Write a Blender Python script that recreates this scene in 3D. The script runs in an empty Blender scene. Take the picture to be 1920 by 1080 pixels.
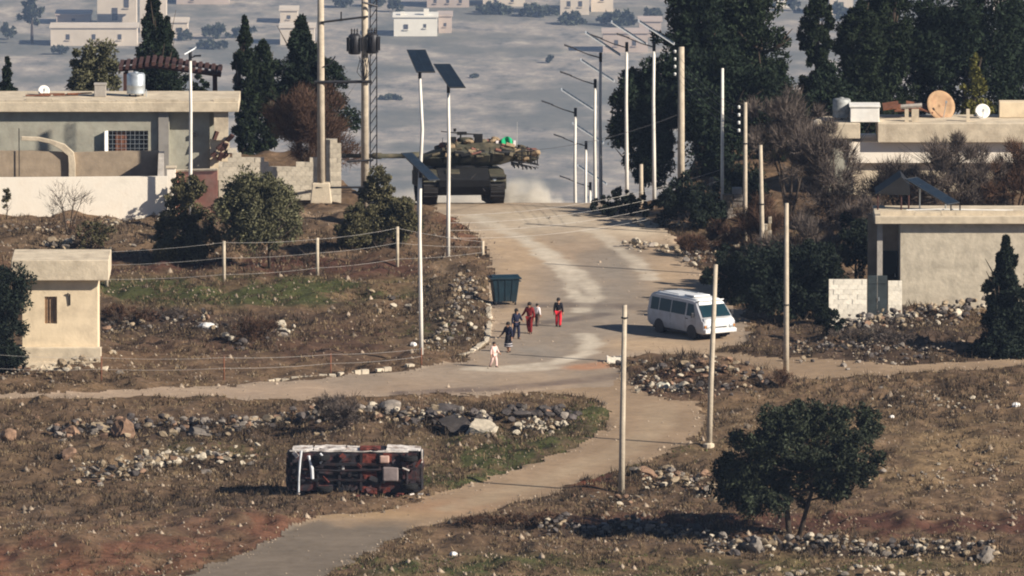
import bpy, bmesh, math, random
import numpy as np
from mathutils import Vector, Matrix, Euler

R = math.radians
scene = bpy.context.scene
COL = scene.collection
rnd = random.Random(7)
nr = np.random.default_rng(11)

# ------------------------------------------------------------------ camera, sky, sun, exposure
FPX, CAMH = 26800.0, 75.0                      # focal length in photo pixels, camera height over the village
PITCH = math.atan(3440.0 / FPX)
cd = bpy.data.cameras.new('camera')
cd.sensor_width = 36.0
cd.lens = FPX / 1920.0 * 36.0
cd.clip_start, cd.clip_end = 5.0, 30000.0
cam = bpy.data.objects.new('camera', cd)
cam.location = (0, 0, CAMH)
cam.rotation_euler = (math.pi / 2 - PITCH, 0, 0)
COL.objects.link(cam)
scene.camera = cam

SUN_EL, SUN_AZ = R(29), R(63)                  # azimuth from the camera's side of the scene towards the right
SUN_DIR = Vector((math.sin(SUN_AZ) * math.cos(SUN_EL), -math.cos(SUN_AZ) * math.cos(SUN_EL), math.sin(SUN_EL)))
world = bpy.data.worlds.new('World')
scene.world = world
world.use_nodes = True
wn = world.node_tree.nodes
sky = wn.new('ShaderNodeTexSky')
sky.sky_type = 'NISHITA'
sky.sun_disc = False
sky.sun_elevation = SUN_EL
sky.sun_rotation = math.pi - SUN_AZ
sky.altitude, sky.air_density, sky.dust_density = 1000.0, 0.75, 0.4
wn['Background'].inputs['Strength'].default_value = 0.05
world.node_tree.links.new(sky.outputs[0], wn['Background'].inputs['Color'])
sl = bpy.data.lights.new('sun', 'SUN')
sl.energy, sl.angle, sl.color = 5.0, R(0.5), (1.0, 0.90, 0.75)
sun = bpy.data.objects.new('sun', sl)
sun.rotation_euler = SUN_DIR.to_track_quat('Z', 'Y').to_euler()
COL.objects.link(sun)
scene.view_settings.view_transform = 'Standard'
scene.view_settings.look = 'None'
scene.view_settings.exposure = 0.74
scene.view_settings.gamma = 1.0
scene.render.engine = 'CYCLES'
scene.cycles.use_denoising = True
scene.cycles.max_bounces = 5
scene.cycles.volume_bounces = 1
scene.cycles.filter_width = 2.0

# ------------------------------------------------------------------ pixels of the photograph to points
CP, SP = math.cos(PITCH), math.sin(PITCH)
def ray(px, py):
    u, v = (px - 960) / FPX, (540 - py) / FPX
    return Vector((u, CP + v * SP, -SP + v * CP))
def at_y(px, py, Y):
    d = ray(px, py)
    return Vector((0, 0, CAMH)) + d * (Y / d.y)
def at_z(px, py, z):
    d = ray(px, py)
    return Vector((0, 0, CAMH)) + d * ((z - CAMH) / d.z)
def ppm(Y): return FPX / (Y * CP + CAMH * SP)
def project(x, y, z):
    fw = y * CP - (z - CAMH) * SP
    up = y * SP + (z - CAMH) * CP
    return 960 + FPX * x / fw, 540 - FPX * up / fw

# ------------------------------------------------------------------ noise
def _hash(ix, iy, s):
    h = (ix * 374761393 + iy * 668265263 + s * 982451653) & 0xFFFFFFFF
    h = ((h ^ (h >> 13)) * 1274126177) & 0xFFFFFFFF
    return ((h ^ (h >> 16)) & 0xFFFF) / 65535.0
def vnoise(x, y, s=0):
    x, y = np.asarray(x, float), np.asarray(y, float)
    ix, iy = np.floor(x).astype(np.int64), np.floor(y).astype(np.int64)
    fx, fy = x - ix, y - iy
    fx, fy = fx * fx * (3 - 2 * fx), fy * fy * (3 - 2 * fy)
    a, b = _hash(ix, iy, s), _hash(ix + 1, iy, s)
    c, d = _hash(ix, iy + 1, s), _hash(ix + 1, iy + 1, s)
    return (a + (b - a) * fx) * (1 - fy) + (c + (d - c) * fx) * fy
def fbm(x, y, s=0, o=4):
    t, a, n = 0, 1.0, 0
    for i in range(o):
        t = t + a * vnoise(x * 2 ** i, y * 2 ** i, s + i * 17)
        n += a
        a *= 0.5
    return t / n
def sstep(a, b, x):
    t = np.clip((x - a) / (b - a), 0, 1)
    return t * t * (3 - 2 * t)

# ------------------------------------------------------------------ materials
MATS = {}
def M(name, col, rough=0.85, var=0.25, scale=2.0, bump=0.0, bscale=18.0, metal=0.0, spec=0.25, ovar=0.0,
      island=0.0, stain=None, stain_amt=0.0, stain_scale=1.2, alpha=None):
    if name in MATS: return MATS[name]
    m = bpy.data.materials.new(name)
    m.use_nodes = True
    nt = m.node_tree
    N, L = nt.nodes, nt.links
    b = N['Principled BSDF']
    b.inputs['Roughness'].default_value = rough
    b.inputs['Metallic'].default_value = metal
    b.inputs['Specular IOR Level'].default_value = spec
    tc = N.new('ShaderNodeTexCoord')
    src = None
    rgb = N.new('ShaderNodeRGB')
    rgb.outputs[0].default_value = (*col, 1)
    src = rgb.outputs[0]
    if stain:
        ns = N.new('ShaderNodeTexNoise')
        ns.inputs['Scale'].default_value = stain_scale
        ns.inputs['Detail'].default_value = 7
        ns.inputs['Roughness'].default_value = 0.65
        L.new(tc.outputs['Object'], ns.inputs['Vector'])
        mr = N.new('ShaderNodeMapRange')
        mr.inputs[1].default_value, mr.inputs[2].default_value = 0.48, 0.66
        mr.inputs[3].default_value, mr.inputs[4].default_value = 0.0, stain_amt
        L.new(ns.outputs['Fac'], mr.inputs[0])
        mx = N.new('ShaderNodeMix')
        mx.data_type = 'RGBA'
        L.new(mr.outputs[0], mx.inputs['Factor'])
        L.new(src, mx.inputs['A'])
        mx.inputs['B'].default_value = (*stain, 1)
        src = mx.outputs['Result']
    def scaleby(src, fac):
        vm = N.new('ShaderNodeVectorMath')
        vm.operation = 'SCALE'
        L.new(src, vm.inputs[0])
        L.new(fac, vm.inputs['Scale'])
        return vm.outputs[0]
    def rng(fac, amt, lo=0.0, hi=1.0):
        mr = N.new('ShaderNodeMapRange')
        mr.inputs[1].default_value, mr.inputs[2].default_value = lo, hi
        mr.inputs[3].default_value, mr.inputs[4].default_value = 1 - amt, 1 + amt
        L.new(fac, mr.inputs[0])
        return mr.outputs[0]
    if var:
        nz = N.new('ShaderNodeTexNoise')
        nz.inputs['Scale'].default_value = scale
        nz.inputs['Detail'].default_value = 6
        nz.inputs['Roughness'].default_value = 0.6
        L.new(tc.outputs['Object'], nz.inputs['Vector'])
        src = scaleby(src, rng(nz.outputs['Fac'], var, 0.3, 0.7))
    if ovar:
        oi = N.new('ShaderNodeObjectInfo')
        src = scaleby(src, rng(oi.outputs['Random'], ovar))
    if island:
        ge = N.new('ShaderNodeNewGeometry')
        src = scaleby(src, rng(ge.outputs['Random Per Island'], island))
    L.new(src, b.inputs['Base Color'])
    if bump:
        nb = N.new('ShaderNodeTexNoise')
        nb.inputs['Scale'].default_value = bscale
        nb.inputs['Detail'].default_value = 5
        L.new(tc.outputs['Object'], nb.inputs['Vector'])
        bp = N.new('ShaderNodeBump')
        bp.inputs['Strength'].default_value = bump
        bp.inputs['Distance'].default_value = 0.03
        L.new(nb.outputs['Fac'], bp.inputs['Height'])
        L.new(bp.outputs[0], b.inputs['Normal'])
    MATS[name] = m
    return m
def M_attr(name, rough=0.95, fine=9.0, var=0.35, var2=0.3, bump=0.6, far_scale=None):
    m = bpy.data.materials.new(name)
    m.use_nodes = True
    nt = m.node_tree
    N, L = nt.nodes, nt.links
    b = N['Principled BSDF']
    b.inputs['Roughness'].default_value = rough
    b.inputs['Specular IOR Level'].default_value = 0.1
    at = N.new('ShaderNodeAttribute')
    at.attribute_name = 'col'
    tc = N.new('ShaderNodeTexCoord')
    src = at.outputs['Color']
    for sc, amt in ((fine, var), (fine * 0.16, var2), (fine * 4.1, var * 0.6)):
        nz = N.new('ShaderNodeTexNoise')
        nz.inputs['Scale'].default_value = sc
        nz.inputs['Detail'].default_value = 5
        nz.inputs['Roughness'].default_value = 0.7
        L.new(tc.outputs['Object'], nz.inputs['Vector'])
        mr = N.new('ShaderNodeMapRange')
        mr.inputs[1].default_value, mr.inputs[2].default_value = 0.3, 0.7
        mr.inputs[3].default_value, mr.inputs[4].default_value = 1 - amt, 1 + amt
        L.new(nz.outputs['Fac'], mr.inputs[0])
        vm = N.new('ShaderNodeVectorMath')
        vm.operation = 'SCALE'
        L.new(src, vm.inputs[0])
        L.new(mr.outputs[0], vm.inputs['Scale'])
        src = vm.outputs[0]
        if sc == fine:
            bp = N.new('ShaderNodeBump')
            bp.inputs['Strength'].default_value = bump
            bp.inputs['Distance'].default_value = 0.08
            L.new(nz.outputs['Fac'], bp.inputs['Height'])
            L.new(bp.outputs[0], b.inputs['Normal'])
    if far_scale:
        sx = N.new('ShaderNodeSeparateXYZ')
        L.new(tc.outputs['Object'], sx.inputs[0])
        gt = N.new('ShaderNodeMath'); gt.operation = 'GREATER_THAN'; gt.inputs[1].default_value = 1500
        L.new(sx.outputs['Y'], gt.inputs[0])
        mp = N.new('ShaderNodeMapping')
        mp.inputs['Scale'].default_value = (0.09, 0.04, 0.0)
        L.new(tc.outputs['Object'], mp.inputs['Vector'])
        n1 = N.new('ShaderNodeTexNoise')
        n1.inputs['Scale'].default_value = 1.0; n1.inputs['Detail'].default_value = 9; n1.inputs['Roughness'].default_value = 0.74
        L.new(mp.outputs[0], n1.inputs['Vector'])
        cr = N.new('ShaderNodeValToRGB')
        cr.color_ramp.elements[0].position = 0.37; cr.color_ramp.elements[0].color = (.12, .118, .11, 1)
        cr.color_ramp.elements[1].position = 0.65; cr.color_ramp.elements[1].color = (.44, .385, .315, 1)
        for ps, c in ((.44, (.215, .2, .18, 1)), (.52, (.285, .25, .215, 1))):
            e_ = cr.color_ramp.elements.new(ps); e_.color = c
        L.new(n1.outputs['Fac'], cr.inputs[0])
        mx = N.new('ShaderNodeMix'); mx.data_type = 'RGBA'
        L.new(gt.outputs[0], mx.inputs['Factor']); L.new(src, mx.inputs['A']); L.new(cr.outputs[0], mx.inputs['B'])
        mp2 = N.new('ShaderNodeMapping')
        mp2.inputs['Scale'].default_value = (0.022, 0.016, 0.0)
        L.new(tc.outputs['Object'], mp2.inputs['Vector'])
        n2 = N.new('ShaderNodeTexNoise')
        n2.inputs['Scale'].default_value = 1.0; n2.inputs['Detail'].default_value = 5
        L.new(mp2.outputs[0], n2.inputs['Vector'])
        r2 = N.new('ShaderNodeMapRange')
        r2.inputs[1].default_value, r2.inputs[2].default_value, r2.inputs[3].default_value, r2.inputs[4].default_value = .46, .56, 0.0, .75
        L.new(n2.outputs['Fac'], r2.inputs[0])
        m2 = N.new('ShaderNodeMix'); m2.data_type = 'RGBA'
        L.new(r2.outputs[0], m2.inputs['Factor']); L.new(cr.outputs[0], m2.inputs['A']); m2.inputs['B'].default_value = (.115, .12, .108, 1)
        L.new(m2.outputs['Result'], mx.inputs['B'])
        src = mx.outputs['Result']
    L.new(src, b.inputs['Base Color'])
    return m

# ------------------------------------------------------------------ mesh helpers
def tag(o, label=None, cat=None, group=None, kind=None):
    if label: o['label'] = label
    if cat: o['category'] = cat
    if group: o['group'] = group
    if kind: o['kind'] = kind
    return o
def thing(name, label, cat, loc=(0, 0, 0), rz=0.0, group=None):
    o = bpy.data.objects.new(name, None)
    o.empty_display_size = 0.2
    COL.objects.link(o)
    o.location = loc
    o.rotation_euler = (0, 0, rz)
    return tag(o, label, cat, group)
def link(name, me, parent=None):
    o = bpy.data.objects.new(name, me)
    COL.objects.link(o)
    if parent is not None: o.parent = parent
    return o
class MB:
    def __init__(s): s.v, s.f, s.mi = [], [], []
    def add(s, verts, faces, mi=0):
        k = len(s.v)
        s.v += [tuple(v) for v in verts]
        s.f += [tuple(i + k for i in f) for f in faces]
        s.mi += [mi] * len(faces)
        return s
    def box(s, c, size, rz=0.0, top=(1, 1), rot=None, mi=0):
        hx, hy, hz = size[0] / 2, size[1] / 2, size[2] / 2
        m = rot if rot is not None else Matrix.Rotation(rz, 3, 'Z')
        vs = []
        for z, t in ((-hz, (1, 1)), (hz, top)):
            for x, y in ((-hx, -hy), (hx, -hy), (hx, hy), (-hx, hy)):
                vs.append(Vector(c) + m @ Vector((x * t[0], y * t[1], z)))
        return s.add(vs, [(3, 2, 1, 0), (4, 5, 6, 7), (0, 1, 5, 4), (1, 2, 6, 5), (2, 3, 7, 6), (3, 0, 4, 7)], mi)
    def loft(s, secs, caps=True, closed=True, mi=0):
        n = len(secs[0])
        vs = [p for sec in secs for p in sec]
        fs = []
        for i in range(len(secs) - 1):
            for j in range(n if closed else n - 1):
                a, b = i * n + j, i * n + (j + 1) % n
                fs.append((a, b, b + n, a + n))
        if caps:
            fs.append(tuple(reversed(range(n))))
            fs.append(tuple(range((len(secs) - 1) * n, len(secs) * n)))
        return s.add(vs, fs, mi)
    def tube(s, pts, rad, n=8, caps=True, mi=0):
        pts = [Vector(p) for p in pts]
        if not hasattr(rad, '__len__'): rad = [rad] * len(pts)
        secs, ref = [], None
        for i, p in enumerate(pts):
            t = (pts[min(i + 1, len(pts) - 1)] - pts[max(i - 1, 0)]).normalized()
            if ref is None: ref = Vector((1, 0, 0)) if abs(t.x) < 0.8 else Vector((0, 1, 0))
            u = (ref - t * ref.dot(t)).normalized()
            w = t.cross(u)
            ref = u
            secs.append([p + (u * math.cos(2 * math.pi * k / n) + w * math.sin(2 * math.pi * k / n)) * rad[i] for k in range(n)])
        return s.loft(secs, caps, mi=mi)
    def prism(s, poly, a, b, axis='y', mi=0):
        def mk(p, d):
            if axis == 'y': return (p[0], d, p[1])
            if axis == 'x': return (d, p[0], p[1])
            return (p[0], p[1], d)
        n = len(poly)
        vs = [mk(p, a) for p in poly] + [mk(p, b) for p in poly]
        fs = [(i, (i + 1) % n, (i + 1) % n + n, i + n) for i in range(n)]
        fs += [tuple(reversed(range(n))), tuple(range(n, 2 * n))]
        return s.add(vs, fs, mi)
    def lathe(s, prof, c=(0, 0, 0), axis='z', n=16, mi=0):
        secs = []
        for r, h in prof:
            ring = []
            for k in range(n):
                a = 2 * math.pi * k / n
                x, y = r * math.cos(a), r * math.sin(a)
                q = (x, y, h) if axis == 'z' else ((h, x, y) if axis == 'x' else (y, h, x))
                ring.append((q[0] + c[0], q[1] + c[1], q[2] + c[2]))
            secs.append(ring)
        return s.loft(secs, True, mi=mi)
    def mesh(s, name, mats, smooth=False):
        me = bpy.data.meshes.new(name)
        me.from_pydata(s.v, [], s.f)
        for m in (mats if isinstance(mats, (list, tuple)) else [mats]): me.materials.append(m)
        if any(s.mi): me.polygons.foreach_set('material_index', s.mi)
        bm = bmesh.new()
        bm.from_mesh(me)
        bmesh.ops.recalc_face_normals(bm, faces=bm.faces)
        bm.to_mesh(me)
        bm.free()
        if smooth: me.polygons.foreach_set('use_smooth', [True] * len(me.polygons))
        return me
    def build(s, name, mats, parent=None, smooth=False, bevel=0.0):
        o = link(name, s.mesh(name, mats, smooth), parent)
        if bevel:
            md = o.modifiers.new('bevel', 'BEVEL')
            md.width, md.segments, md.limit_method = bevel, 2, 'ANGLE'
        return o
def box(name, mat, parent, c, size, rz=0.0, bevel=0.0, top=(1, 1), rot=None):
    return MB().box(c, size, rz, top, rot).build(name, mat, parent, bevel=bevel)
def np_mesh(name, verts, faces, mat, smooth=False, col=None):
    verts, faces = np.asarray(verts, np.float32), np.asarray(faces, np.int32)
    me = bpy.data.meshes.new(name)
    me.vertices.add(len(verts))
    me.vertices.foreach_set('co', verts.ravel())
    k = faces.shape[1]
    me.loops.add(faces.size)
    me.loops.foreach_set('vertex_index', faces.ravel())
    me.polygons.add(len(faces))
    me.polygons.foreach_set('loop_start', np.arange(0, faces.size, k, dtype=np.int32))
    me.polygons.foreach_set('loop_total', np.full(len(faces), k, np.int32))
    if smooth: me.polygons.foreach_set('use_smooth', np.ones(len(faces), bool))
    me.update(calc_edges=True)
    if col is not None:
        a = me.attributes.new('col', 'FLOAT_COLOR', 'POINT')
        a.data.foreach_set('color', np.c_[col, np.ones(len(col))].astype(np.float32).ravel())
    for m in (mat if isinstance(mat, (list, tuple)) else [mat]): me.materials.append(m)
    return me

# ------------------------------------------------------------------ the lie of the land
PLAIN_Z = -415.0
def base_z(x, y):
    yc = 612.0 + (18 * sstep(-5.8, -9.5, x) + 30 * sstep(6.2, 10, x)) * (1 - sstep(650, 1300, y))
    s = np.maximum(y - yc, 0)
    T = 3.0
    d = np.where(s < T, 0.17 * s * s / (2 * T), 0.17 * (s - T / 2))
    return -d / (1 + (d / 415.0) ** 6) ** (1 / 6)
def poly_world(pts): return np.array([tuple(at_z(px, py, 0.0))[:2] for px, py in pts])
def inside(poly, x, y):
    c = np.zeros(np.shape(x), bool)
    n = len(poly)
    for i in range(n):
        x1, y1 = poly[i]
        x2, y2 = poly[(i + 1) % n]
        if y1 == y2: continue
        c ^= ((y1 > y) != (y2 > y)) & (x < (x2 - x1) * (y - y1) / (y2 - y1) + x1)
    return c
def seg_dist(pts, x, y):
    d = np.full(np.shape(x), 1e9)
    for (x1, y1), (x2, y2) in zip(pts[:-1], pts[1:]):
        l2 = (x2 - x1) ** 2 + (y2 - y1) ** 2
        t = np.clip(((x - x1) * (x2 - x1) + (y - y1) * (y2 - y1)) / l2, 0, 1)
        d = np.minimum(d, np.hypot(x - x1 - t * (x2 - x1), y - y1 - t * (y2 - y1)))
    return d
ROAD = poly_world([(818, 394), (1190, 394), (1240, 425), (1275, 462), (1300, 500), (1345, 540), (1405, 600), (1405, 645), (1330, 665),
                   (1180, 668), (1135, 682), (1165, 700), (1140, 722), (1000, 733), (800, 742), (600, 747), (300, 748), (-120, 753),
                   (-120, 740), (200, 734), (420, 722), (600, 712), (770, 693), (870, 677), (912, 645), (920, 600), (915, 540),
                   (925, 490), (905, 450), (870, 420)])
ROAD_FAR = np.array([(-3.3, 609), (5.6, 609), (5.6, 660), (-3.3, 660)])
TRACK = poly_world([(1140, 719), (1000, 730), (1060, 741), (1120, 752), (1148, 780), (1140, 805), (1060, 848), (900, 905), (760, 948),
                    (590, 972), (480, 1030), (330, 1090), (180, 1150), (520, 1150), (610, 1085), (700, 1030), (800, 992), (960, 948), (1180, 880),
                    (1290, 830), (1325, 790), (1310, 755), (1215, 745), (1190, 715), (1165, 700)])
TRACK_R = poly_world([(1320, 663), (1480, 672), (1700, 685), (2100, 664), (2100, 677), (1700, 702), (1550, 714), (1480, 713), (1400, 692), (1325, 690)])
def which_road(x, y, jit=True):
    if jit:
        jx = (fbm(x * 1.3, y * 0.9, 5, 3) - 0.5) * 0.7
        jy = (fbm(x * 1.1, y * 0.8, 9, 3) - 0.5) * 2.2
        x, y = x + jx, y + jy
    w = np.zeros(np.shape(x), int)
    w[inside(TRACK, x, y) | inside(TRACK_R, x, y)] = 2
    w[inside(ROAD, x, y) | inside(ROAD_FAR, x, y)] = 1
    return w
def geo_steps(a, b, first, ratio):
    out, s, p = [], first, a
    while p < b:
        p += s
        out.append(min(p, b))
        s *= ratio
    return out
xs = np.arange(-24, 24.001, 0.2)
ext = geo_steps(24, 4000, 0.6, 1.25)
XS = np.array([-e for e in reversed(ext)] + list(xs) + ext)
ys = np.arange(492, 640.001, 0.2)
YS = np.array([492 - e for e in reversed(geo_steps(0, 1100, 1.0, 1.35))] + list(ys) + geo_steps(640, 9000, 0.8, 1.08))
GX, GY = np.meshgrid(XS, YS)
RM = (which_road(GX, GY) > 0).astype(float)
soft = RM.copy()
for _ in range(3):
    soft = (soft + np.roll(soft, 1, 0) + np.roll(soft, -1, 0) + np.roll(soft, 1, 1) + np.roll(soft, -1, 1)) / 5
near = (np.abs(GX) < 60) & (GY > 480) & (GY < 660)
rough = (fbm(GX * 0.32, GY * 0.22, 3, 3) - 0.5) * 0.5 + (fbm(GX * 1.1, GY * 0.9, 4, 2) - 0.5) * 0.42 + (vnoise(GX * 2.3, GY * 1.9, 6) - 0.5) * 0.2 * sstep(.35, .65, fbm(GX * .3, GY * .2, 8, 2))
GZ = base_z(GX, GY) + np.where(near, rough * (1 - np.clip(soft * 1.8, 0, 1)), 0)
def bump_at(px, py, rx, ry, h):                # a mound or hollow, sizes in metres
    global GZ
    p = at_z(px, py, 0.0)
    GZ = GZ + h * np.exp(-((GX - p.x) / rx) ** 2 - ((GY - p.y) / ry) ** 2) * (1 - np.clip(soft * 1.5, 0, 1))
bump_at(1300, 712, 2.4, 2.6, 0.75)             # rubbish mound at the crossing
bump_at(1390, 716, 1.6, 2.0, 0.35)
bump_at(120, 1030, 4.5, 4.5, 0.55)             # red bank
bump_at(430, 985, 3.2, 3.2, 0.4)
bump_at(620, 800, 3.0, 3.0, 0.3)
bump_at(950, 800, 2.2, 3.2, 0.35)
bump_at(1250, 905, 2.2, 3.0, 0.3)
bump_at(1650, 640, 3.4, 4.0, 0.45)
bump_at(850, 580, 1.0, 7.0, 0.45)
bump_at(150, 675, 1.6, 2.5, 0.35)
bump_at(240, 610, 2.5, 2.0, -0.3)
def gz(x, y):
    i = min(max(int(np.searchsorted(XS, x)) - 1, 0), len(XS) - 2)
    j = min(max(int(np.searchsorted(YS, y)) - 1, 0), len(YS) - 2)
    u = (x - XS[i]) / (XS[i + 1] - XS[i])
    v = (y - YS[j]) / (YS[j + 1] - YS[j])
    return float((GZ[j, i] * (1 - u) + GZ[j, i + 1] * u) * (1 - v) + (GZ[j + 1, i] * (1 - u) + GZ[j + 1, i + 1] * u) * v)
def gz_arr(x, y):
    i = np.clip(np.searchsorted(XS, x) - 1, 0, len(XS) - 2)
    j = np.clip(np.searchsorted(YS, y) - 1, 0, len(YS) - 2)
    u = (x - XS[i]) / (XS[i + 1] - XS[i])
    v = (y - YS[j]) / (YS[j + 1] - YS[j])
    return (GZ[j, i] * (1 - u) + GZ[j, i + 1] * u) * (1 - v) + (GZ[j + 1, i] * (1 - u) + GZ[j + 1, i + 1] * u) * v
def G(px, py):
    z = 0.0
    for _ in range(8):
        p = at_z(px, py, z)
        z = 0.5 * z + 0.5 * gz(p.x, p.y)
    return Vector((p.x, p.y, gz(p.x, p.y)))
def G_far(px, py):
    z = PLAIN_Z
    for _ in range(10):
        p = at_z(px, py, z)
        z = gz(p.x, p.y)
    return Vector((p.x, p.y, z))
def on(px, Y):                                 # the ground below pixel column px at distance Y
    x = (px - 960) / FPX * (Y * CP + CAMH * SP)
    return Vector((x, Y, gz(x, Y)))
def height_to(p, py): return at_y(960, py, p.y).z - p.z

# ground colours by kind of soil, darkened under the stone bands
PXG, PYG = project(GX, GY, GZ)
gc = np.empty(GX.shape + (3,))
gc[:] = (0.165, 0.118, 0.078)
def soil(cx, cy, rx, ry, c, s=1.0, seed=0):
    w = np.exp(-((PXG - cx) / rx) ** 2 - ((PYG - cy) / ry) ** 2)
    w = np.clip(w * (0.1 + 1.5 * sstep(.36, .6, fbm(GX * 0.7, GY * 0.4, 40 + seed, 4))) * s * near, 0, 1)[..., None]
    gc[:] = gc * (1 - w) + np.array(c) * w
n1 = fbm(GX * 0.25, GY * 0.2, 21, 4)[..., None]
gc[:] = gc * (0.72 + 0.56 * n1)
n2 = sstep(0.5, 0.72, fbm(GX * 0.45, GY * 0.3, 33, 4))[..., None]
gc[:] = gc * (1 - 0.5 * n2) + np.array((0.21, 0.15, 0.09)) * 0.5 * n2
RED, DRED, GRN, TAN, DRK = (0.17, 0.09, 0.06), (0.105, 0.055, 0.042), (0.08, 0.092, 0.038), (0.235, 0.175, 0.105), (0.075, 0.055, 0.042)
for a in ((150, 1060, 330, 60, RED, 1.1), (480, 985, 130, 45, RED, .9), (60, 1090, 160, 50, (.2, .105, .062), .8), (520, 1045, 80, 30, RED, .7),
          (1650, 982, 420, 22, DRED, 1.3), (1300, 975, 300, 14, DRED, .8), (400, 500, 330, 20, DRED, 1.3), (650, 500, 150, 22, DRED, 1.0),
          (880, 420, 50, 30, (.2, .1, .065), 1.0), (550, 640, 300, 40, (.12, .078, .055), 1.0), (460, 546, 270, 20, GRN, 2.6),
          (820, 625, 60, 20, GRN, .6), (1020, 850, 170, 40, GRN, 1.8), (1120, 785, 45, 35, GRN, 2.2), (880, 905, 120, 18, GRN, 2.0),
          (900, 1060, 380, 18, GRN, .9), (1500, 1060, 380, 18, (.14, .12, .06), .9), (400, 845, 90, 15, GRN, .6),
          (1700, 850, 260, 70, TAN, 1.0), (1500, 790, 200, 60, TAN, .6), (300, 870, 300, 30, TAN, .4), (260, 610, 130, 16, DRK, 1.0),
          (840, 560, 55, 70, (.2, .155, .105), .9), (1650, 640, 200, 40, (.12, .09, .07), .9), (1330, 460, 90, 50, (.12, .062, .045), 1.0),
          (1230, 420, 90, 20, (.3, .23, .155), 1.2), (600, 405, 90, 12, (.26, .2, .14), 1.2), (120, 440, 200, 25, (.2, .15, .1), .9),
          (1250, 715, 120, 30, (.14, .085, .06), 1.0), (1110, 895, 60, 20, (.18, .07, .045), .8), (300, 940, 300, 25, (.14, .105, .075), .9)):
    soil(*a, seed=int(a[0]) % 13)
for a in ((330, 805, 300, 22, DRK, 1.0), (330, 880, 260, 16, DRK, .7), (620, 785, 110, 28, DRK, 1.2), (880, 790, 110, 24, DRK, 1.2), (1020, 785, 70, 18, DRK, 1.2),
          (1180, 995, 190, 12, DRK, 1.5), (1580, 1030, 300, 14, DRK, 1.4), (1660, 615, 170, 30, DRK, 1.1), (1600, 665, 200, 22, DRK, 1.0), (480, 615, 120, 22, DRK, 1.1),
          (1300, 720, 130, 20, DRK, .8), (1250, 905, 110, 25, DRK, .8), (1340, 470, 100, 40, DRK, .9), (250, 600, 150, 18, DRK, 1.2), (850, 620, 60, 40, DRK, .6), (1350, 1062, 500, 8, DRK, .6)):
    soil(*a, seed=int(a[0]) % 11 + 20)  # dark soil painted in to deepen the shade between banked stones
gc *= np.array((.69, .635, .62))
ny, nx = GX.shape
idx = np.arange(ny * nx).reshape(ny, nx)
faces = np.stack([idx[:-1, :-1], idx[:-1, 1:], idx[1:, 1:], idx[1:, :-1]], -1).reshape(-1, 4)
M_GROUND = M_attr('ground_soil', fine=2.6, var=0.42, var2=0.28, bump=1.0, far_scale=1)
ground = link('ground', np_mesh('ground', np.stack([GX, GY, GZ], -1).reshape(-1, 3), faces, M_GROUND, True, gc.reshape(-1, 3)))
tag(ground, kind='structure')

# roads: sheets a little proud of the soil, coloured by dust, tyre tracks, streaks, patches and a painted bank shadow
cx_, cy_ = np.arange(-22, 22, 0.12), np.arange(494, 640, 0.2)
CX, CY = np.meshgrid(cx_, cy_)
WR = which_road(CX, CY)
VX, VY = np.meshgrid(np.append(cx_, cx_[-1] + .12) - .06, np.append(cy_, cy_[-1] + .2) - .1)
VZ = gz_arr(VX.ravel(), VY.ravel()).reshape(VX.shape) + 0.02
PXR, PYR = project(VX, VY, VZ)
def px_line(pts): return [tuple(at_z(a, b, 0.0))[:2] for a, b in pts]
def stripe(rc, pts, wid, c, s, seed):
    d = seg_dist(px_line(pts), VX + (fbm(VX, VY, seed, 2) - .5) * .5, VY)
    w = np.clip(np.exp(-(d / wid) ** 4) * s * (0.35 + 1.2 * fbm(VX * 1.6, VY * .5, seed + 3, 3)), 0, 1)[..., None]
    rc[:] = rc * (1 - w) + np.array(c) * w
rc = np.empty(VX.shape + (3,))
rc[:] = (0.215, 0.175, 0.14)
e = sstep(0.42, 0.62, fbm(VX * 0.5, VY * 0.18, 81, 4))[..., None]
rc[:] = rc * (1 - .7 * e) + np.array((0.27, 0.205, 0.15)) * .7 * e
def patch(cx, cy, rx, ry, c, s, seed):
    w = np.clip(np.exp(-((PXR - cx) / rx) ** 2 - ((PYR - cy) / ry) ** 2) * s * (0.4 + 1.2 * fbm(VX * .8, VY * .3, seed, 3)), 0, 1)[..., None]
    rc[:] = rc * (1 - w) + np.array(c) * w
TANR, PALE, GREY = (0.31, 0.235, 0.165), (0.40, 0.36, 0.305), (0.19, 0.17, 0.15)
patch(960, 470, 60, 60, TANR, 1.2, 1); patch(1180, 430, 110, 22, TANR, 1.2, 2); patch(1250, 500, 60, 40, TANR, 1.2, 3)
patch(1100, 580, 90, 60, GREY, .9, 4); patch(1150, 500, 50, 60, GREY, .8, 14); patch(1230, 650, 110, 16, TANR, 1.2, 5); patch(960, 560, 45, 40, TANR, 1.0, 6)
patch(400, 735, 500, 16, (0.28, 0.215, 0.165), 1.0, 7); patch(1000, 650, 90, 40, GREY, .9, 8); patch(860, 700, 200, 16, (0.24, .195, .155), .8, 9)
patch(950, 400, 140, 10, (0.33, 0.265, 0.19), 1.0, 10)
stripe(rc, [(890, 405), (985, 450), (1050, 490), (1100, 530), (1112, 555), (1085, 585)], .45, PALE, .85, 101)
stripe(rc, [(1000, 470), (1060, 510), (1080, 560)], .35, PALE, .8, 105)
stripe(rc, [(1110, 430), (1180, 480), (1225, 525)], .4, PALE, .8, 111)
stripe(rc, [(1090, 628), (1112, 645), (1095, 665), (1040, 682), (940, 690)], .45, PALE, .9, 121)
stripe(rc, [(900, 692), (960, 695), (1020, 690)], .7, PALE, .7, 127)
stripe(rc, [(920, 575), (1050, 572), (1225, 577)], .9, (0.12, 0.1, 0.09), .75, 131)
stripe(rc, [(1010, 606), (1070, 600), (1135, 590)], .5, (0.1, 0.085, 0.08), .8, 141)
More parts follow.
